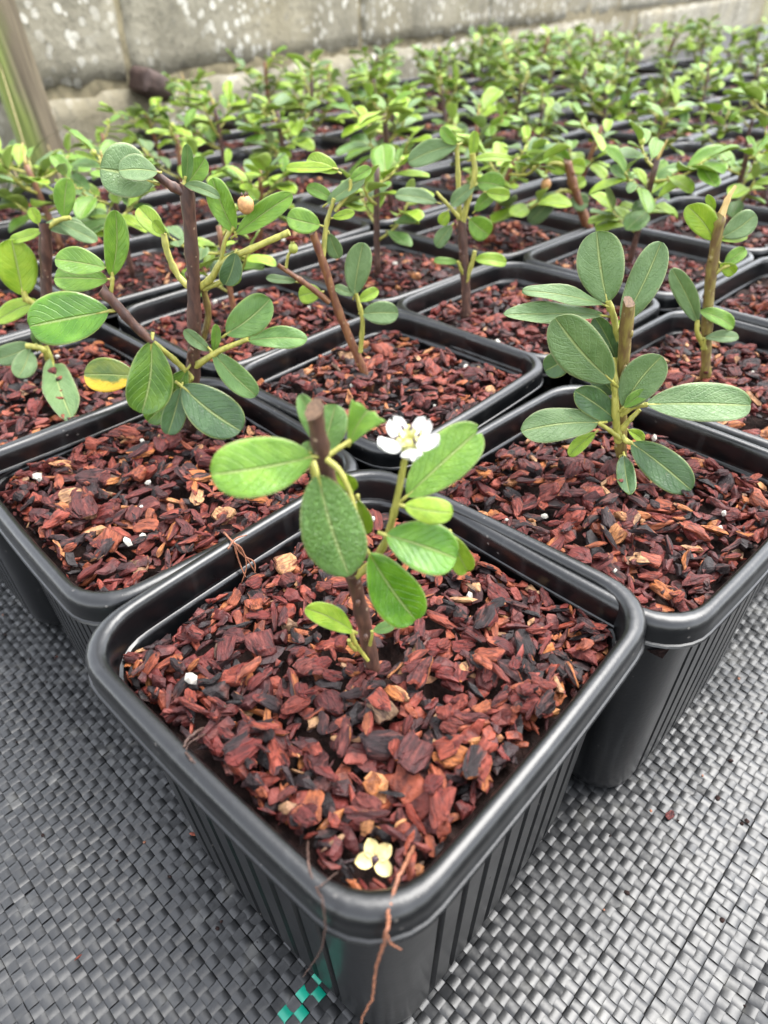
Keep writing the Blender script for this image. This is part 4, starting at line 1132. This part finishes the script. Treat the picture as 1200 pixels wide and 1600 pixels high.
('far_left',(-0.1395,0.2716,0.0815),[('b',[(-0.00046,0.0,-0.00233,0.00209),(0.00286,0.0,0.00906,0.00213),(0.0104,0.0,0.03533,0.00213),(0.01712,-0.001,0.05684,0.00214)]),('y',[(0.00767,-0.001,0.02555,0.0013),(0.00274,-0.003,0.02902,0.00119),(0.00178,-0.003,0.03285,0.00108)]),('y',[(0.0021,-0.002,0.00433,0.00133),(0.00211,-0.004,0.00945,0.00121),(-0.00361,-0.005,0.01145,0.0011)]),('y',[(0.0164,-0.001,0.05458,0.00083),(0.02216,-0.001,0.05783,0.00083),(0.02717,-0.001,0.05882,0.00082)]),('y',[(0.00309,-0.002,0.00993,0.00088),(0.00392,-0.003,0.00473,0.00088),(0.00357,-0.003,0.00189,0.00089)])],[((0.0012,-0.003,0.0311),(0.0039,-0.003,0.0518),(0.419,-0.906,-0.055),0.0156,'l',0.12,0.1,'o'),((0.0045,-0.0041,0.0035),(0.026,-0.0464,0.0035),(-0.004,-0.002,1.0),0.0129,'p',0.2,0.1,'o'),((-0.0026,-0.005,0.0098),(-0.0048,-0.0164,0.0035),(0.533,-0.482,0.695),0.0093,'p',0.1,0.1,'o'),((-0.001,-0.005,0.0114),(-0.0178,-0.006,0.0068),(-0.106,-0.819,0.564),0.0094,'p',0.1,0.15,'o'),((0.0165,0.0,0.0561),(0.0299,0.001,0.056),(0.068,-0.821,0.567),0.0071,'p',0.15,0.3,'o'),((0.0159,-0.002,0.0549),(0.0018,-0.002,0.0525),(-0.107,-0.76,0.641),0.005,'l',0.1,0.2,'o'),((0.0217,0.0,0.0576),(0.0349,-0.002,0.0516),(0.175,-0.75,0.638),0.0065,'p',0.1,0.2,'o'),((0.0065,-0.003,0.0289),(-0.0137,-0.003,0.0217),(-0.174,-0.857,0.485),0.0082,'l',0.1,0.1,'o'),((0.0143,-0.0,0.0567),(0.0133,0.0,0.0623),(0.52,-0.849,0.092),0.0047,'l',0.2,0.1,'o'),((0.0231,0.003,0.0579),(0.0278,0.004,0.0708),(0.3,-0.953,-0.035),0.008,'m',0.1,0.1,'o'),((-0.0026,0.002,0.0069),(0.0048,0.003,0.0188),(0.208,-0.977,-0.047),0.0095,'p',0.1,0.1,'o')],[]),
('berry',(0.1314,0.4314,0.0815),[('o2',[(0.00127,0.0,-0.00304,0.00277),(-0.00658,0.0,0.01012,0.00262),(-0.0169,-0.001,0.02998,0.00247),(-0.02246,-0.001,0.04351,0.00233)]),('y',[(-0.01678,-0.001,0.02655,0.00125),(-0.02272,-0.002,0.02761,0.00108),(-0.027,-0.002,0.02634,0.00093)]),('y',[(-0.02054,-0.001,0.04017,0.00124),(-0.0312,-0.002,0.04227,0.00107),(-0.03415,-0.002,0.03671,0.00092)]),('y',[(-0.0012,-0.001,0.00106,0.00127),(0.00129,-0.001,0.00469,0.00096)])],[((-0.0256,-0.002,0.027),(-0.0412,-0.003,0.0114),(-0.332,-0.86,0.388),0.0122,'p',0.1,0.2,'o'),((-0.0176,-0.002,0.0226),(-0.0071,-0.003,0.0205),(-0.032,-0.957,0.288),0.0105,'p',0.1,0.1,'o'),((0.0006,-0.001,0.004),(0.0089,0.0,0.0151),(-0.266,-0.922,0.281),0.0107,'l',0.2,0.1,'o'),((0.0022,-0.001,0.0039),(0.0167,0.0,0.0177),(-0.232,-0.922,0.311),0.0084,'l',0.2,0.1,'o'),((-0.0216,-0.001,0.0375),(-0.0328,-0.002,0.044),(0.145,-0.984,0.1),0.0095,'l',0.15,0.3,'o'),((-0.0211,0.0,0.0407),(-0.011,0.0,0.0391),(0.04,-0.967,0.252),0.0095,'l',0.15,0.1,'o'),((-0.0165,0.0,0.0291),(-0.0101,0.0,0.033),(-0.211,-0.914,0.346),0.0074,'l',0.15,0.2,'o'),((-0.0205,0.0,0.0413),(-0.0294,0.0,0.0484),(-0.075,-0.993,-0.094),0.008,'m',0.2,0.2,'o'),((-0.0242,0.0,0.0417),(-0.044,-0.001,0.0489),(0.199,-0.882,0.426),0.007,'l',0.2,0.3,'o')],[('berry',(-0.0331,-0.002,0.0313),0.00374)])]
RED = [(0.0066,0.0684,0.079),(0.0044,0.0647,0.081),(0.0018,0.0567,0.0885),(0.0001,0.0529,0.0892),(-0.001,0.0493,0.0885),(-0.0013,0.0456,0.0915),(-0.0021,0.0456,0.085),(-0.0033,0.0456,0.0775),(-0.004,0.0456,0.0693),(-0.0045,0.0456,0.0629),(-0.006,0.0456,0.0573),(-0.0069,0.0456,0.0514)]
REDB = [(-0.0014,0.0456,0.0892),(-0.0007,0.0456,0.0861),(0.0008,0.0456,0.0838)]
DARK = [(-0.0157,0.0656,0.0805),(-0.0147,0.0593,0.0875),(-0.0139,0.0556,0.0892),(-0.0127,0.053,0.089),(-0.0109,0.0477,0.0971),(-0.0109,0.0477,0.0917),(-0.0116,0.0484,0.0831),(-0.0133,0.05,0.0721),(-0.0164,0.0531,0.0573),(-0.0193,0.0559,0.044)]
DARKB = [(-0.0122,0.0531,0.0892),(-0.0109,0.0541,0.0894),(-0.0093,0.0558,0.0885)]
LOOP = [(-0.0397,0.0904,0.0805),(-0.0383,0.084,0.0885),(-0.0394,0.0822,0.0892),(-0.0399,0.0806,0.0892),(-0.0396,0.0793,0.0886),(-0.0351,0.0711,0.0988),(-0.0343,0.0704,0.0985)]
LOOPB = [(-0.0388,0.0888,0.081),(-0.0378,0.0825,0.0886),(-0.039,0.081,0.0892),(-0.0395,0.0795,0.089)]
TUFT = [[(-0.0431,0.1457,0.0897),(-0.0398,0.1412,0.0897),(-0.0381,0.1417,0.087),(-0.0374,0.1404,0.082),(-0.0395,0.1376,0.077)],[(-0.0411,0.1393,0.0892),(-0.0394,0.1422,0.0902),(-0.0366,0.1437,0.0902)],[(-0.0406,0.1424,0.0892),(-0.038,0.1414,0.085),(-0.0354,0.1416,0.082),(-0.036,0.1389,0.077)],[(-0.0389,0.1416,0.0885),(-0.0376,0.1421,0.084),(-0.0351,0.1409,0.078)],[(-0.0398,0.1413,0.0892),(-0.0392,0.1407,0.083),(-0.0366,0.1375,0.0765)]]
FALLEN = (-0.0033,0.0606,0.0795)
BITS = [(-0.0603,0.11,0.001),(0.063,0.1269,0.001),(-0.0849,0.0767,0.001),(0.0849,0.1115,0.001),(-0.1286,0.182,0.001)]
PALE = [(-0.0152,0.068,0.082),(0.0223,0.1212,0.081),(0.0087,0.0732,0.081),(-0.0365,0.1096,0.082),(-0.0076,0.1035,0.08)]
DROPS = [(-0.0089,0.0588,0.0559),(-0.0083,0.0588,0.0473),(-0.0098,0.0588,0.0589),(-0.0057,0.0588,0.0509),(-0.004,0.0588,0.0437),(-0.0108,0.0588,0.0572),(-0.0013,0.0588,0.0419),(0.0014,0.0588,0.0513),(0.0027,0.0588,0.0329),(-0.0084,0.0588,0.0337),(0.0041,0.0588,0.0432),(-0.005,0.0588,0.0517)]

# ------------------------------------------------------------------ place the pots
GROUP_POT = "black plastic pots standing in rows"
GROUP_MULCH = "bark chips filling the pots"
GROUP_PLANT = "young plants potted in rows"
rg = random.Random(8)
POT_ROT = math.atan2(AV[1], AV[0])
def pot_centre(i, j):
    c = N0 + (i + 0.485) * AV + (j + 0.485) * BV
    return c
FIT = {   # rim corner, turn, side along the two steps
    (0, 0): ((-0.0026, 0.0445), 47.0, 0.0975, 0.0950), (1, 1): ((0.0039, 0.1827), 46.0, 0.0895, 0.0880),
    (1, 0): ((0.0668, 0.1065), 43.0, 0.0905, 0.0905), (0, 1): ((-0.0715, 0.1190), 42.0, 0.0905, 0.0945)}
OFF = {(0, 1): (-0.002, 0.0020), (1, 0): (0.0012, -0.0035), (1, 1): (0.003, 0.004), (1, 2): (0.006, -0.002)}
NEAR_POT = {
    (0, 0): "black square pot at the very front, holding the flowering cutting",
    (1, 0): "black pot right of the front one, holding the many-leaved grey-green plant",
    (0, 1): "black pot left of the front one, bark chips and no leaf over its near corner",
    (1, 1): "black pot behind the flower, holding the thin leaning red stem",
    (2, 0): "black pot at the right edge next behind the grey-green plant's pot",
    (0, 2): "black pot cut off at the left edge, in line with the front two",
    (1, 2): "black pot behind the tall brown-stemmed plant, left of the leaning red stem's pot",
    (2, 1): "black pot holding the upright red-brown stem, behind the grey-green plant's upper leaves",
    (2, 2): "black pot directly behind the leaning red stem's pot, its inside wall showing",
}
NEAR_MULCH = {
    (0, 0): "red-brown bark chips round the flowering cutting in the front pot",
    (1, 0): "red-brown bark chips under the grey-green leaves in the pot right of the front one",
    (0, 1): "red-brown bark chips dotted with white grains in the pot left of the front one",
    (1, 1): "rusty bark chips round the thin leaning red stem behind the flower",
    (2, 0): "bark chips in the pot at the right edge with the olive stem",
    (0, 2): "bark chips in the pot at the left edge of the picture",
    (1, 2): "bark chips behind the tall brown stem with the tan berry",
    (2, 1): "bark chips round the upright red-brown stem right of centre",
}
C3 = np.array([CAM_RIGHT, CAM_UP, CAM_FWD])
def in_view(x, y, z, m=0.06):
    d = C3 @ (np.array([x, y, z]) - np.array([0, 0, .20562]))
    if d[2] < 0.02: return False
    return abs(d[0] / d[2]) < 0.554 + m and abs(d[1] / d[2]) < 0.739 + m

ORD = "first second third fourth fifth sixth seventh eighth ninth tenth".split()
cells = []
for i in range(-2, 40):
    for j in range(-2, 30):
        if (i < 0 or j < 0): continue
        c = pot_centre(i, j)
        p = Vector((c[0], c[1], 0))
        if p.dot(WN) > 0.612: continue
        if (c[0] + .299) ** 2 + (c[1] - .718) ** 2 < 0.085 ** 2: continue
        dist = math.hypot(c[0], c[1])
        if dist > 1.55: continue
        if not (in_view(c[0], c[1], HR, .30 if dist < .62 else .07) or in_view(c[0], c[1], HR + .05, .03)): 
            if not ((i, j) in NEAR_POT): continue
        cells.append((dist, i, j, c))
cells.sort()
POS = {}
for dist, i, j, c in cells:
    ox, oy = OFF.get((i, j), (rg.uniform(-.0012, .0012), rg.uniform(-.0012, .0012)))
    rz = POT_ROT + rg.uniform(-.022, .022) + rg.choice((0, 1, 2, 3)) * math.pi / 2
    sc = 1.0 + rg.uniform(-.004, .004)
    if (i, j) == (0, 0):
        ox, oy, rz, sc = 0.0, 0.0, rad(46.0), 1.035
    if (i, j) == (1, 0): rz = POT_ROT - .02
    if (i, j) == (0, 1): rz = POT_ROT + .015
    zs = sc * (1 + rg.uniform(-.012, .012)) if (i, j) != (0, 0) else 1.0
    sx = sy = sc
    if (i, j) in ((0, 1),): zs = 0.985
    if (i, j) in ((1, 0),): zs = 0.985
    x, y = c[0] + ox, c[1] + oy
    if (i, j) in FIT:
        cn, an, la, lb = FIT[(i, j)]
        rz = rad(an)
        x = cn[0] + .5 * (la * math.cos(rz) - lb * math.sin(rz))
        y = cn[1] + .5 * (la * math.sin(rz) + lb * math.cos(rz))
        sx, sy = la / .0894, lb / .0894
    where = ORD[i] + " pot back in the " + ORD[j] + " row from the right-hand fabric" if i < 10 and j < 10 else ''
    far = "black pot in the crowded back rows, partly hidden by the leaves before it" if dist > 0.75 else "square black plastic pot, " + where
    make_pot((x, y, 0.001), rz, (sx, sy, zs), NEAR_POT.get((i, j), far), GROUP_POT)
    POS[(i, j)] = (x, y, rz, sc, zs, dist)
    mz = 0.001 + MULCH_Z * zs
    lab = NEAR_MULCH.get((i, j), "bark chips filling a pot in the crowded back rows" if dist > 0.75 else "red-brown bark chips filling the " + where)
    if (i, j) == (0, 0):
        d_ = Vector((FALLEN[0] - x, FALLEN[1] - y, 0))
        d_.rotate(Euler((0, 0, -rz)))
        local_av = (d_.x / sx, d_.y / sy, .0024, FALLEN[2] - mz - .002)
        detailed_mulch((x, y, mz), rz, (sx, sy, 1), 41, 1900, lab, GROUP_MULCH, 300, 0.0025, 10.0, (-.0005, -.006), 3, .0411, (-.045, -.040), local_av)
    elif (i, j) in ((1, 0), (0, 1)):
        detailed_mulch((x, y, mz), rz, (sx, sy, 1), 50 + i, 1250, lab, GROUP_MULCH, 260, 0.003, 12.0, None, 7)
    elif (i, j) in ((1, 1), (1, 2), (2, 1), (2, 0), (0, 2)):
        detailed_mulch((x, y, mz), rz, (sx, sy, 1), 60 + i * 5 + j, 1050, lab, GROUP_MULCH, 120, 0.003, 11.5, None, 4)
    else:
        root = empty("bark_mulch", (x, y, mz), rz, label=lab, category="bark mulch", group=GROUP_MULCH)
        root.scale = (sx, sy, 1)
        cm_ = mesh_obj("compost", COMPOST, root, (0, 0, -.001))
        co_ = mesh_obj("bark_chips", FAR_MULCH[(i * 3 + j * 5) % 4], root)
        co_.rotation_euler = (0, 0, (i + j) % 4 * math.pi / 2)
        co_["kind"] = "stuff"
        if dist < 0.9 and rg.random() < .6:
            o = mesh_obj("perlite_granule", rg.choice(PERL), root, (rg.uniform(-.025, .025), rg.uniform(-.025, .025), .0065))
            o.scale = (.0016, .0016, .0013)

# ------------------------------------------------------------------ traced plants
LABELS = {
    'front': "small cutting with one white flower and glossy green leaves in the front pot",
    'right': "bushy cutting with large grey-green leaves and a cut olive stem on the right",
    'left': "tall brown-stemmed plant with a tan berry and a yellow-edged leaf on the left",
    'centre': "plant with a thin leaning red stem behind the white flower",
    'back': "plant with an upright red-brown stem, right of the leaning red one",
    'edge': "plant with an olive stem and dry tan tip near the right edge",
    'far_left': "plant with a stubby brown stem and a broad yellow-green leaf at the left edge",
    'berry': "plant with a small round bud hanging above the grey-green leaves",
}
TAKEN = []
for key, G, S, Ls, X in PLANTS:
    root = empty("young_plant", G, 0, label=LABELS[key], category="plant", group=GROUP_PLANT)
    for k, (mt, pts) in enumerate(S):
        main = (k == 0)
        nm = "stem" if mt in ('b', 'o', 'o2') else ("dry_tip" if mt == 't' else "shoot")
        if main:
            pts = [(pts[0][0], pts[0][1], pts[0][2] - .006, pts[0][3])] + list(pts)
        stem_obj(root, nm, pts, STEMS[mt], k + len(key), cut=(mt in ('b', 'o', 'o2')), seg=12 if main else 8)
    # small pointed buds at the nodes of the old stem
    P0 = resample(S[0][1], 24)
    rb = random.Random(len(key) * 7)
    for q_ in (5, 10, 15, 19):
        c_ = P0[q_]
        an = rb.uniform(0, 6.28)
        v_, f_ = ball(c_[3] * .55, .8, .8, 1.5, 1, q_, .08)
        b_ = MB(); b_.add(v_, f_)
        mesh_obj("bud", b_.mesh("bud", [STEMS[S[0][0]]], True, False), root, (c_[0] + math.cos(an) * c_[3] * .95, c_[1] + math.sin(an) * c_[3] * .95, c_[2]))
    for k, (B, T, n, W, mt, fold, curl, shape) in enumerate(Ls):
        lab = None
        if mt == 'w': lab = "green leaf with a yellow lower edge"
        if shape == 't': lab = "torn leaf with a browned cut end"
        big = key in ('front', 'right', 'left')
        leaf_obj(root, B, T, n, W, mt, fold, curl, shape, k * 13 + len(key) * 101, 18 if big else 12, 12 if big else 8, lab)
    for kind, loc, r in X:
        if kind == 'flower':
            flower(root, loc, r * .92, (-0.02, -0.22, 0.97))
        else:
            berry_obj(root, kind, loc, r * .8)
    TAKEN.append((G[0], G[1]))

# ------------------------------------------------------------------ plants of the other pots
def plant_recipe(seed):
    rs = random.Random(seed)
    Ht = rs.uniform(0.036, 0.060)
    lean = Vector((rs.uniform(-.15, .15), rs.uniform(-.15, .15), 1)).normalized()
    stems = [(rs.choice(['b', 'o2', 'o2', 'b']), [(0, 0, -.008, .0017), tuple(lean * Ht * .5) + (.0016,), tuple(lean * Ht) + (.0015,)])]
    leaves = []
    pal = rs.choice([['p', 'm', 'l', 'l'], ['m', 'l', 'l', 'g'], ['p', 'm', 'l', 'l'], ['l', 'm', 'l', 'g'], ['l', 'p', 'l', 'm']])
    ns_ = rs.choice([4, 5, 6, 6, 7])
    a0 = rs.uniform(0, 6.28)
    for k in range(ns_):
        t = 0.25 + 0.75 * (k + rs.uniform(0, .4)) / ns_
        t = min(t, .97)
        base = lean * Ht * t
        az = a0 + k * 2.4 + rs.uniform(-.4, .4)
        el = rs.uniform(.30, .95)
        d = Vector((math.cos(az) * math.cos(el), math.sin(az) * math.cos(el), math.sin(el)))
        SL = rs.uniform(.014, .031) if k < ns_ - 1 else rs.uniform(.012, .020)
        mid = base + d * SL * .5 + Vector((math.cos(az), math.sin(az), 0)) * SL * .12
        end = base + d * SL + Vector((0, 0, SL * .12))
        stems.append(('y', [tuple(base) + (.0008,), tuple(mid) + (.0007,), tuple(end) + (.0006,)]))
        nlf = rs.choice([6, 6, 7, 8])
        for q in range(nlf):
            tt = 0.3 + 0.7 * q / (nlf - 1)
            p = base.lerp(end, tt)
            la = az + (q % 2 * 2 - 1) * rs.uniform(.5, 1.5) + rs.uniform(-.3, .3)
            le = rs.uniform(-.25, .75) if q < nlf - 1 else rs.uniform(.5, 1.2)
            LL = rs.uniform(.0105, .020) * (0.75 if q == nlf - 1 else 1)
            dd = Vector((math.cos(la) * math.cos(le), math.sin(la) * math.cos(le), math.sin(le)))
            B = p + dd * .002
            T = B + dd * LL
            n = Vector((-math.cos(la) * math.sin(le), -math.sin(la) * math.sin(le), math.cos(le)))
            n = (n + Vector((rs.uniform(-.4, .4), rs.uniform(-.4, .4), 0))).normalized()
            leaves.append((tuple(B), tuple(T), tuple(n), LL * rs.uniform(.50, .72), rs.choice(pal), rs.uniform(.08, .3), rs.uniform(.05, .3), 'o'))
    berries = []
    if rs.random() < .5:
        e = stems[-1][1][-1]
        berries.append(('bud', (e[0] + .003, e[1], e[2] + .002), .0016))
    if rs.random() < .45:
        top = lean * Ht
        stems.append(('t', [tuple(top) + (.0009,), tuple(top + Vector((rs.uniform(-.003, .003), rs.uniform(-.003, .003), .010))) + (.0003,)]))
    return stems, leaves, berries

protos = []
ALLM = [TWIG_B, TWIG_R, TWIG_O, TWIG_Y, TWIG_T, CUT, GREENBUD] + [m for k in LEAF for m in LEAF[k]]
MIDX = {m.name: i for i, m in enumerate(ALLM)}
NV = 16
for s in range(NV):
    stems, leaves, berries = plant_recipe(500 + s * 7)
    parts = []
    big = MB()
    for k, (mt, pts) in enumerate(stems):
        P_ = resample(pts, 7)
        v, f = tube([q[:3] for q in P_], [q[3] for q in P_], 7, .06, k)
        mb = MB(); mb.add(v, f, [0] * (len(f) - 1) + [1])
        parts.append(("stem" if k == 0 else ("dry_tip" if mt == 't' else "shoot"), mb.mesh("stem", [STEMS[mt], CUT if k == 0 else STEMS[mt]], True, False), Matrix.Identity(4)))
        big.add(v, f, MIDX[STEMS[mt].name])
    for k, (B, T, n, W, mt, fold, curl, shape) in enumerate(leaves):
        m, L = leaf_frame(B, T, n)
        vs, fs, mi, uvs = leaf_geo(L, W, fold, curl, shape, 7, 6, s * 50 + k)
        parts.append(("leaf", mesh_from("leaf", vs, fs, [LEAF[mt][0], LEAF[mt][1], TWIG_Y], mi, True, uvs), m))
        ids = [MIDX[LEAF[mt][0].name], MIDX[LEAF[mt][1].name], MIDX[TWIG_Y.name]]
        vs2, fs2, mi2, uv2 = leaf_geo(L, W, fold, curl, shape, 5, 4, s * 50 + k)
        big.add([m @ Vector(q) for q in vs2], fs2, [ids[q] for q in mi2], uv2)
    for kind, loc, r in berries:
        v, f = ball(r, 1, 1, 1.1, 2, 5, .03)
        mb = MB(); mb.add(v, f)
        parts.append(("bud", mb.mesh("bud", [GREENBUD], True, False), Matrix.Translation(loc)))
    protos.append((parts, big.mesh("young_plant", ALLM, True, True)))

for dist, i, j, c in cells:
    x, y, rz, sc, zs, _ = POS[(i, j)]
    if any((x - tx) ** 2 + (y - ty) ** 2 < 0.042 ** 2 for tx, ty in TAKEN):
        continue
    if (i, j) in ((0, 0), (1, 0), (0, 1), (1, 1)): continue
    parts, bigme = protos[rg.randrange(NV)]
    s = rg.uniform(.80, 1.20)
    loc = (x + rg.uniform(-.008, .008), y + rg.uniform(-.008, .008), .001 + (MULCH_Z + .0045) * zs)
    rot = (rg.uniform(-.1, .1), rg.uniform(-.1, .1), rg.uniform(0, 6.28))
    if dist < 0.75:
        lab = "leafy young plant in the " + ORD[i] + " pot back in the " + ORD[j] + " row from the right-hand fabric"
        root = empty("young_plant", loc, 0, label=lab, category="plant", group=GROUP_PLANT)
        for nm, me, m in parts:
            o = bpy.data.objects.new(nm, me)
            link(o, root)
            o.matrix_local = m
    else:
        lab = "leafy young plant in the crowded back rows below the block wall"
        root = tag(mesh_obj("young_plant", bigme, None, loc), lab, "plant", GROUP_PLANT)
    root.rotation_euler = rot
    root.scale = (s, s, s)

# ------------------------------------------------------------------ small things at the front
def strand(name, pts, r0, r1, mat, label, category, branches=()):
    mb = MB()
    def add(pp, a, b):
        P_ = resample([tuple(q) + (0,) for q in pp], 8 * len(pp))
        n = len(P_)
        rs = random.Random(len(pp))
        pl = [(q[0] + rs.gauss(0, a * .25), q[1] + rs.gauss(0, a * .25), q[2] + rs.gauss(0, a * .25)) for q in P_]
        v, f = tube(pl, [a + (b - a) * k / (n - 1) for k in range(n)], 6, .12, 3)
        mb.add(v, f)
    add(pts, r0, r1)
    for b_ in branches:
        add(b_, r0 * .6, r1 * .5)
    o = mesh_obj(name, mb.mesh(name, [mat], True, False))
    return tag(o, label, category)
strand("thin_root", RED, .00036, .00020, ROOT, "reddish root hanging over the front pot's near corner, longest of the roots", "root", [REDB])
strand("thin_root", DARK, .00022, .00012, ROOTD, "forked fine dark root trailing down the front pot's left face", "root", [DARKB])
strand("thin_root", LOOP, .00034, .00018, ROOTD, "short dark root looped over the left rim of the front pot", "root", [LOOPB])
mb = MB()
for k, t in enumerate(TUFT):
    P_ = resample([q + (0,) for q in t], 14)
    v, f = tube([q[:3] for q in P_], [.00030 * (1 - .5 * i / 13) for i in range(14)], 5, .15, k)
    mb.add(v, f)
tag(mesh_obj("root_tuft", mb.mesh("root_tuft", [ROOT], True, False)), "tuft of fine dry roots hanging over the back left rim of the front pot", "roots")

# fallen cream flower: four lobes round a dark hole
mb = MB()
for k in range(4):
    an = rad([110, 185, 40, -40][k])
    vs, fs = [], []
    for i in range(6):
        s = i / 5
        h = .0014 * math.sin(math.pi * (.22 + .70 * s)) ** .8 * (1 if s < 1 else .5)
        for j in range(5):
            t = -1 + j / 2
            xx, yy = .0006 + .0030 * s, t * h
            zq = .0007 * s + .0006 * t * t
            vs.append((xx * math.cos(an) - yy * math.sin(an), xx * math.sin(an) + yy * math.cos(an), zq))
    n = len(vs)
    vs += [(a, b, c - .0004) for a, b, c in vs]
    for i in range(5):
        for j in range(4):
            fs.append((i * 5 + j, (i + 1) * 5 + j, (i + 1) * 5 + j + 1, i * 5 + j + 1))
            fs.append((n + i * 5 + j, n + i * 5 + j + 1, n + (i + 1) * 5 + j + 1, n + (i + 1) * 5 + j))
    for j in range(4):
        fs.append((25 + j, n + 25 + j, n + 26 + j, 26 + j))
    mb.add(vs, fs, 0)
v, f = ball(.0006, 1, 1, .5, 2, 2)
mb.add([(a, b, c + .0003) for a, b, c in v], f, 1)
ff_ = mesh_obj("fallen_flower", mb.mesh("fallen_flower", [CREAM, ANTHER], True, False), None, (FALLEN[0], FALLEN[1], FALLEN[2] + .0030))
ff_.rotation_euler = (rad(28), rad(4), 0)
tag(ff_, "fallen cream flower with a dark hole lying in the front pot's near corner", "flower")

bit_labels = ["small red-brown bark flake on the fabric left of the front pot", "bark flake on the fabric beside the foot of the right pot",
              "tiny dark crumb on the pale fabric at lower left", "thin brown flake on the bright rippled fabric at right", "dark crumb on the fabric near the left pot's corner"]
for k, q in enumerate(BITS):
    o = mesh_obj("bark_flake", SHAPE_ME[[3, 20, 27, 18, 25][k]], None, (q[0], q[1], .0012))
    s = [.0035, .0065, .0028, .0050, .0026][k]
    o.scale = (s, s, s * .8)
    o.rotation_euler = (.2, .1, [0.3, -.2, .8, .7, 1.3][k])
    tag(o, bit_labels[k], "bark flake")

# soil crumbs spilled on the fabric
rc = random.Random(91)
mb = MB()
A_ = np.stack([AV, BV], 1)
cnt = 0
while cnt < 190:
    x, y = rc.uniform(-.30, .34), rc.uniform(-.06, .40)
    ab = np.linalg.solve(A_, np.array([x, y]) - N0)
    if not (min(ab) < -.02 and max(ab) < 3.2): continue
    if rc.random() > math.exp(min(ab) * 1.1): continue
    r = rc.uniform(.0002, .0007) * (1.6 if rc.random() < .1 else 1)
    v, f = ball(r, rc.uniform(.7, 1.6), 1, .6, 1, cnt, .25)
    a_ = rc.uniform(0, 6.28)
    ca, sa = math.cos(a_), math.sin(a_)
    z = float(fabric_z(np.float64(x), np.float64(y)))
    mb.add([(q[0] * ca - q[1] * sa + x, q[0] * sa + q[1] * ca + y, q[2] + z + .0003) for q in v], f, 0 if rc.random() < .7 else 1)
    cnt += 1
tag(mesh_obj("soil_crumbs", mb.mesh("soil_crumbs", [SOIL, ROOT], False, False)), "tiny dark soil crumbs scattered over the woven fabric", "crumbs", kind="stuff")
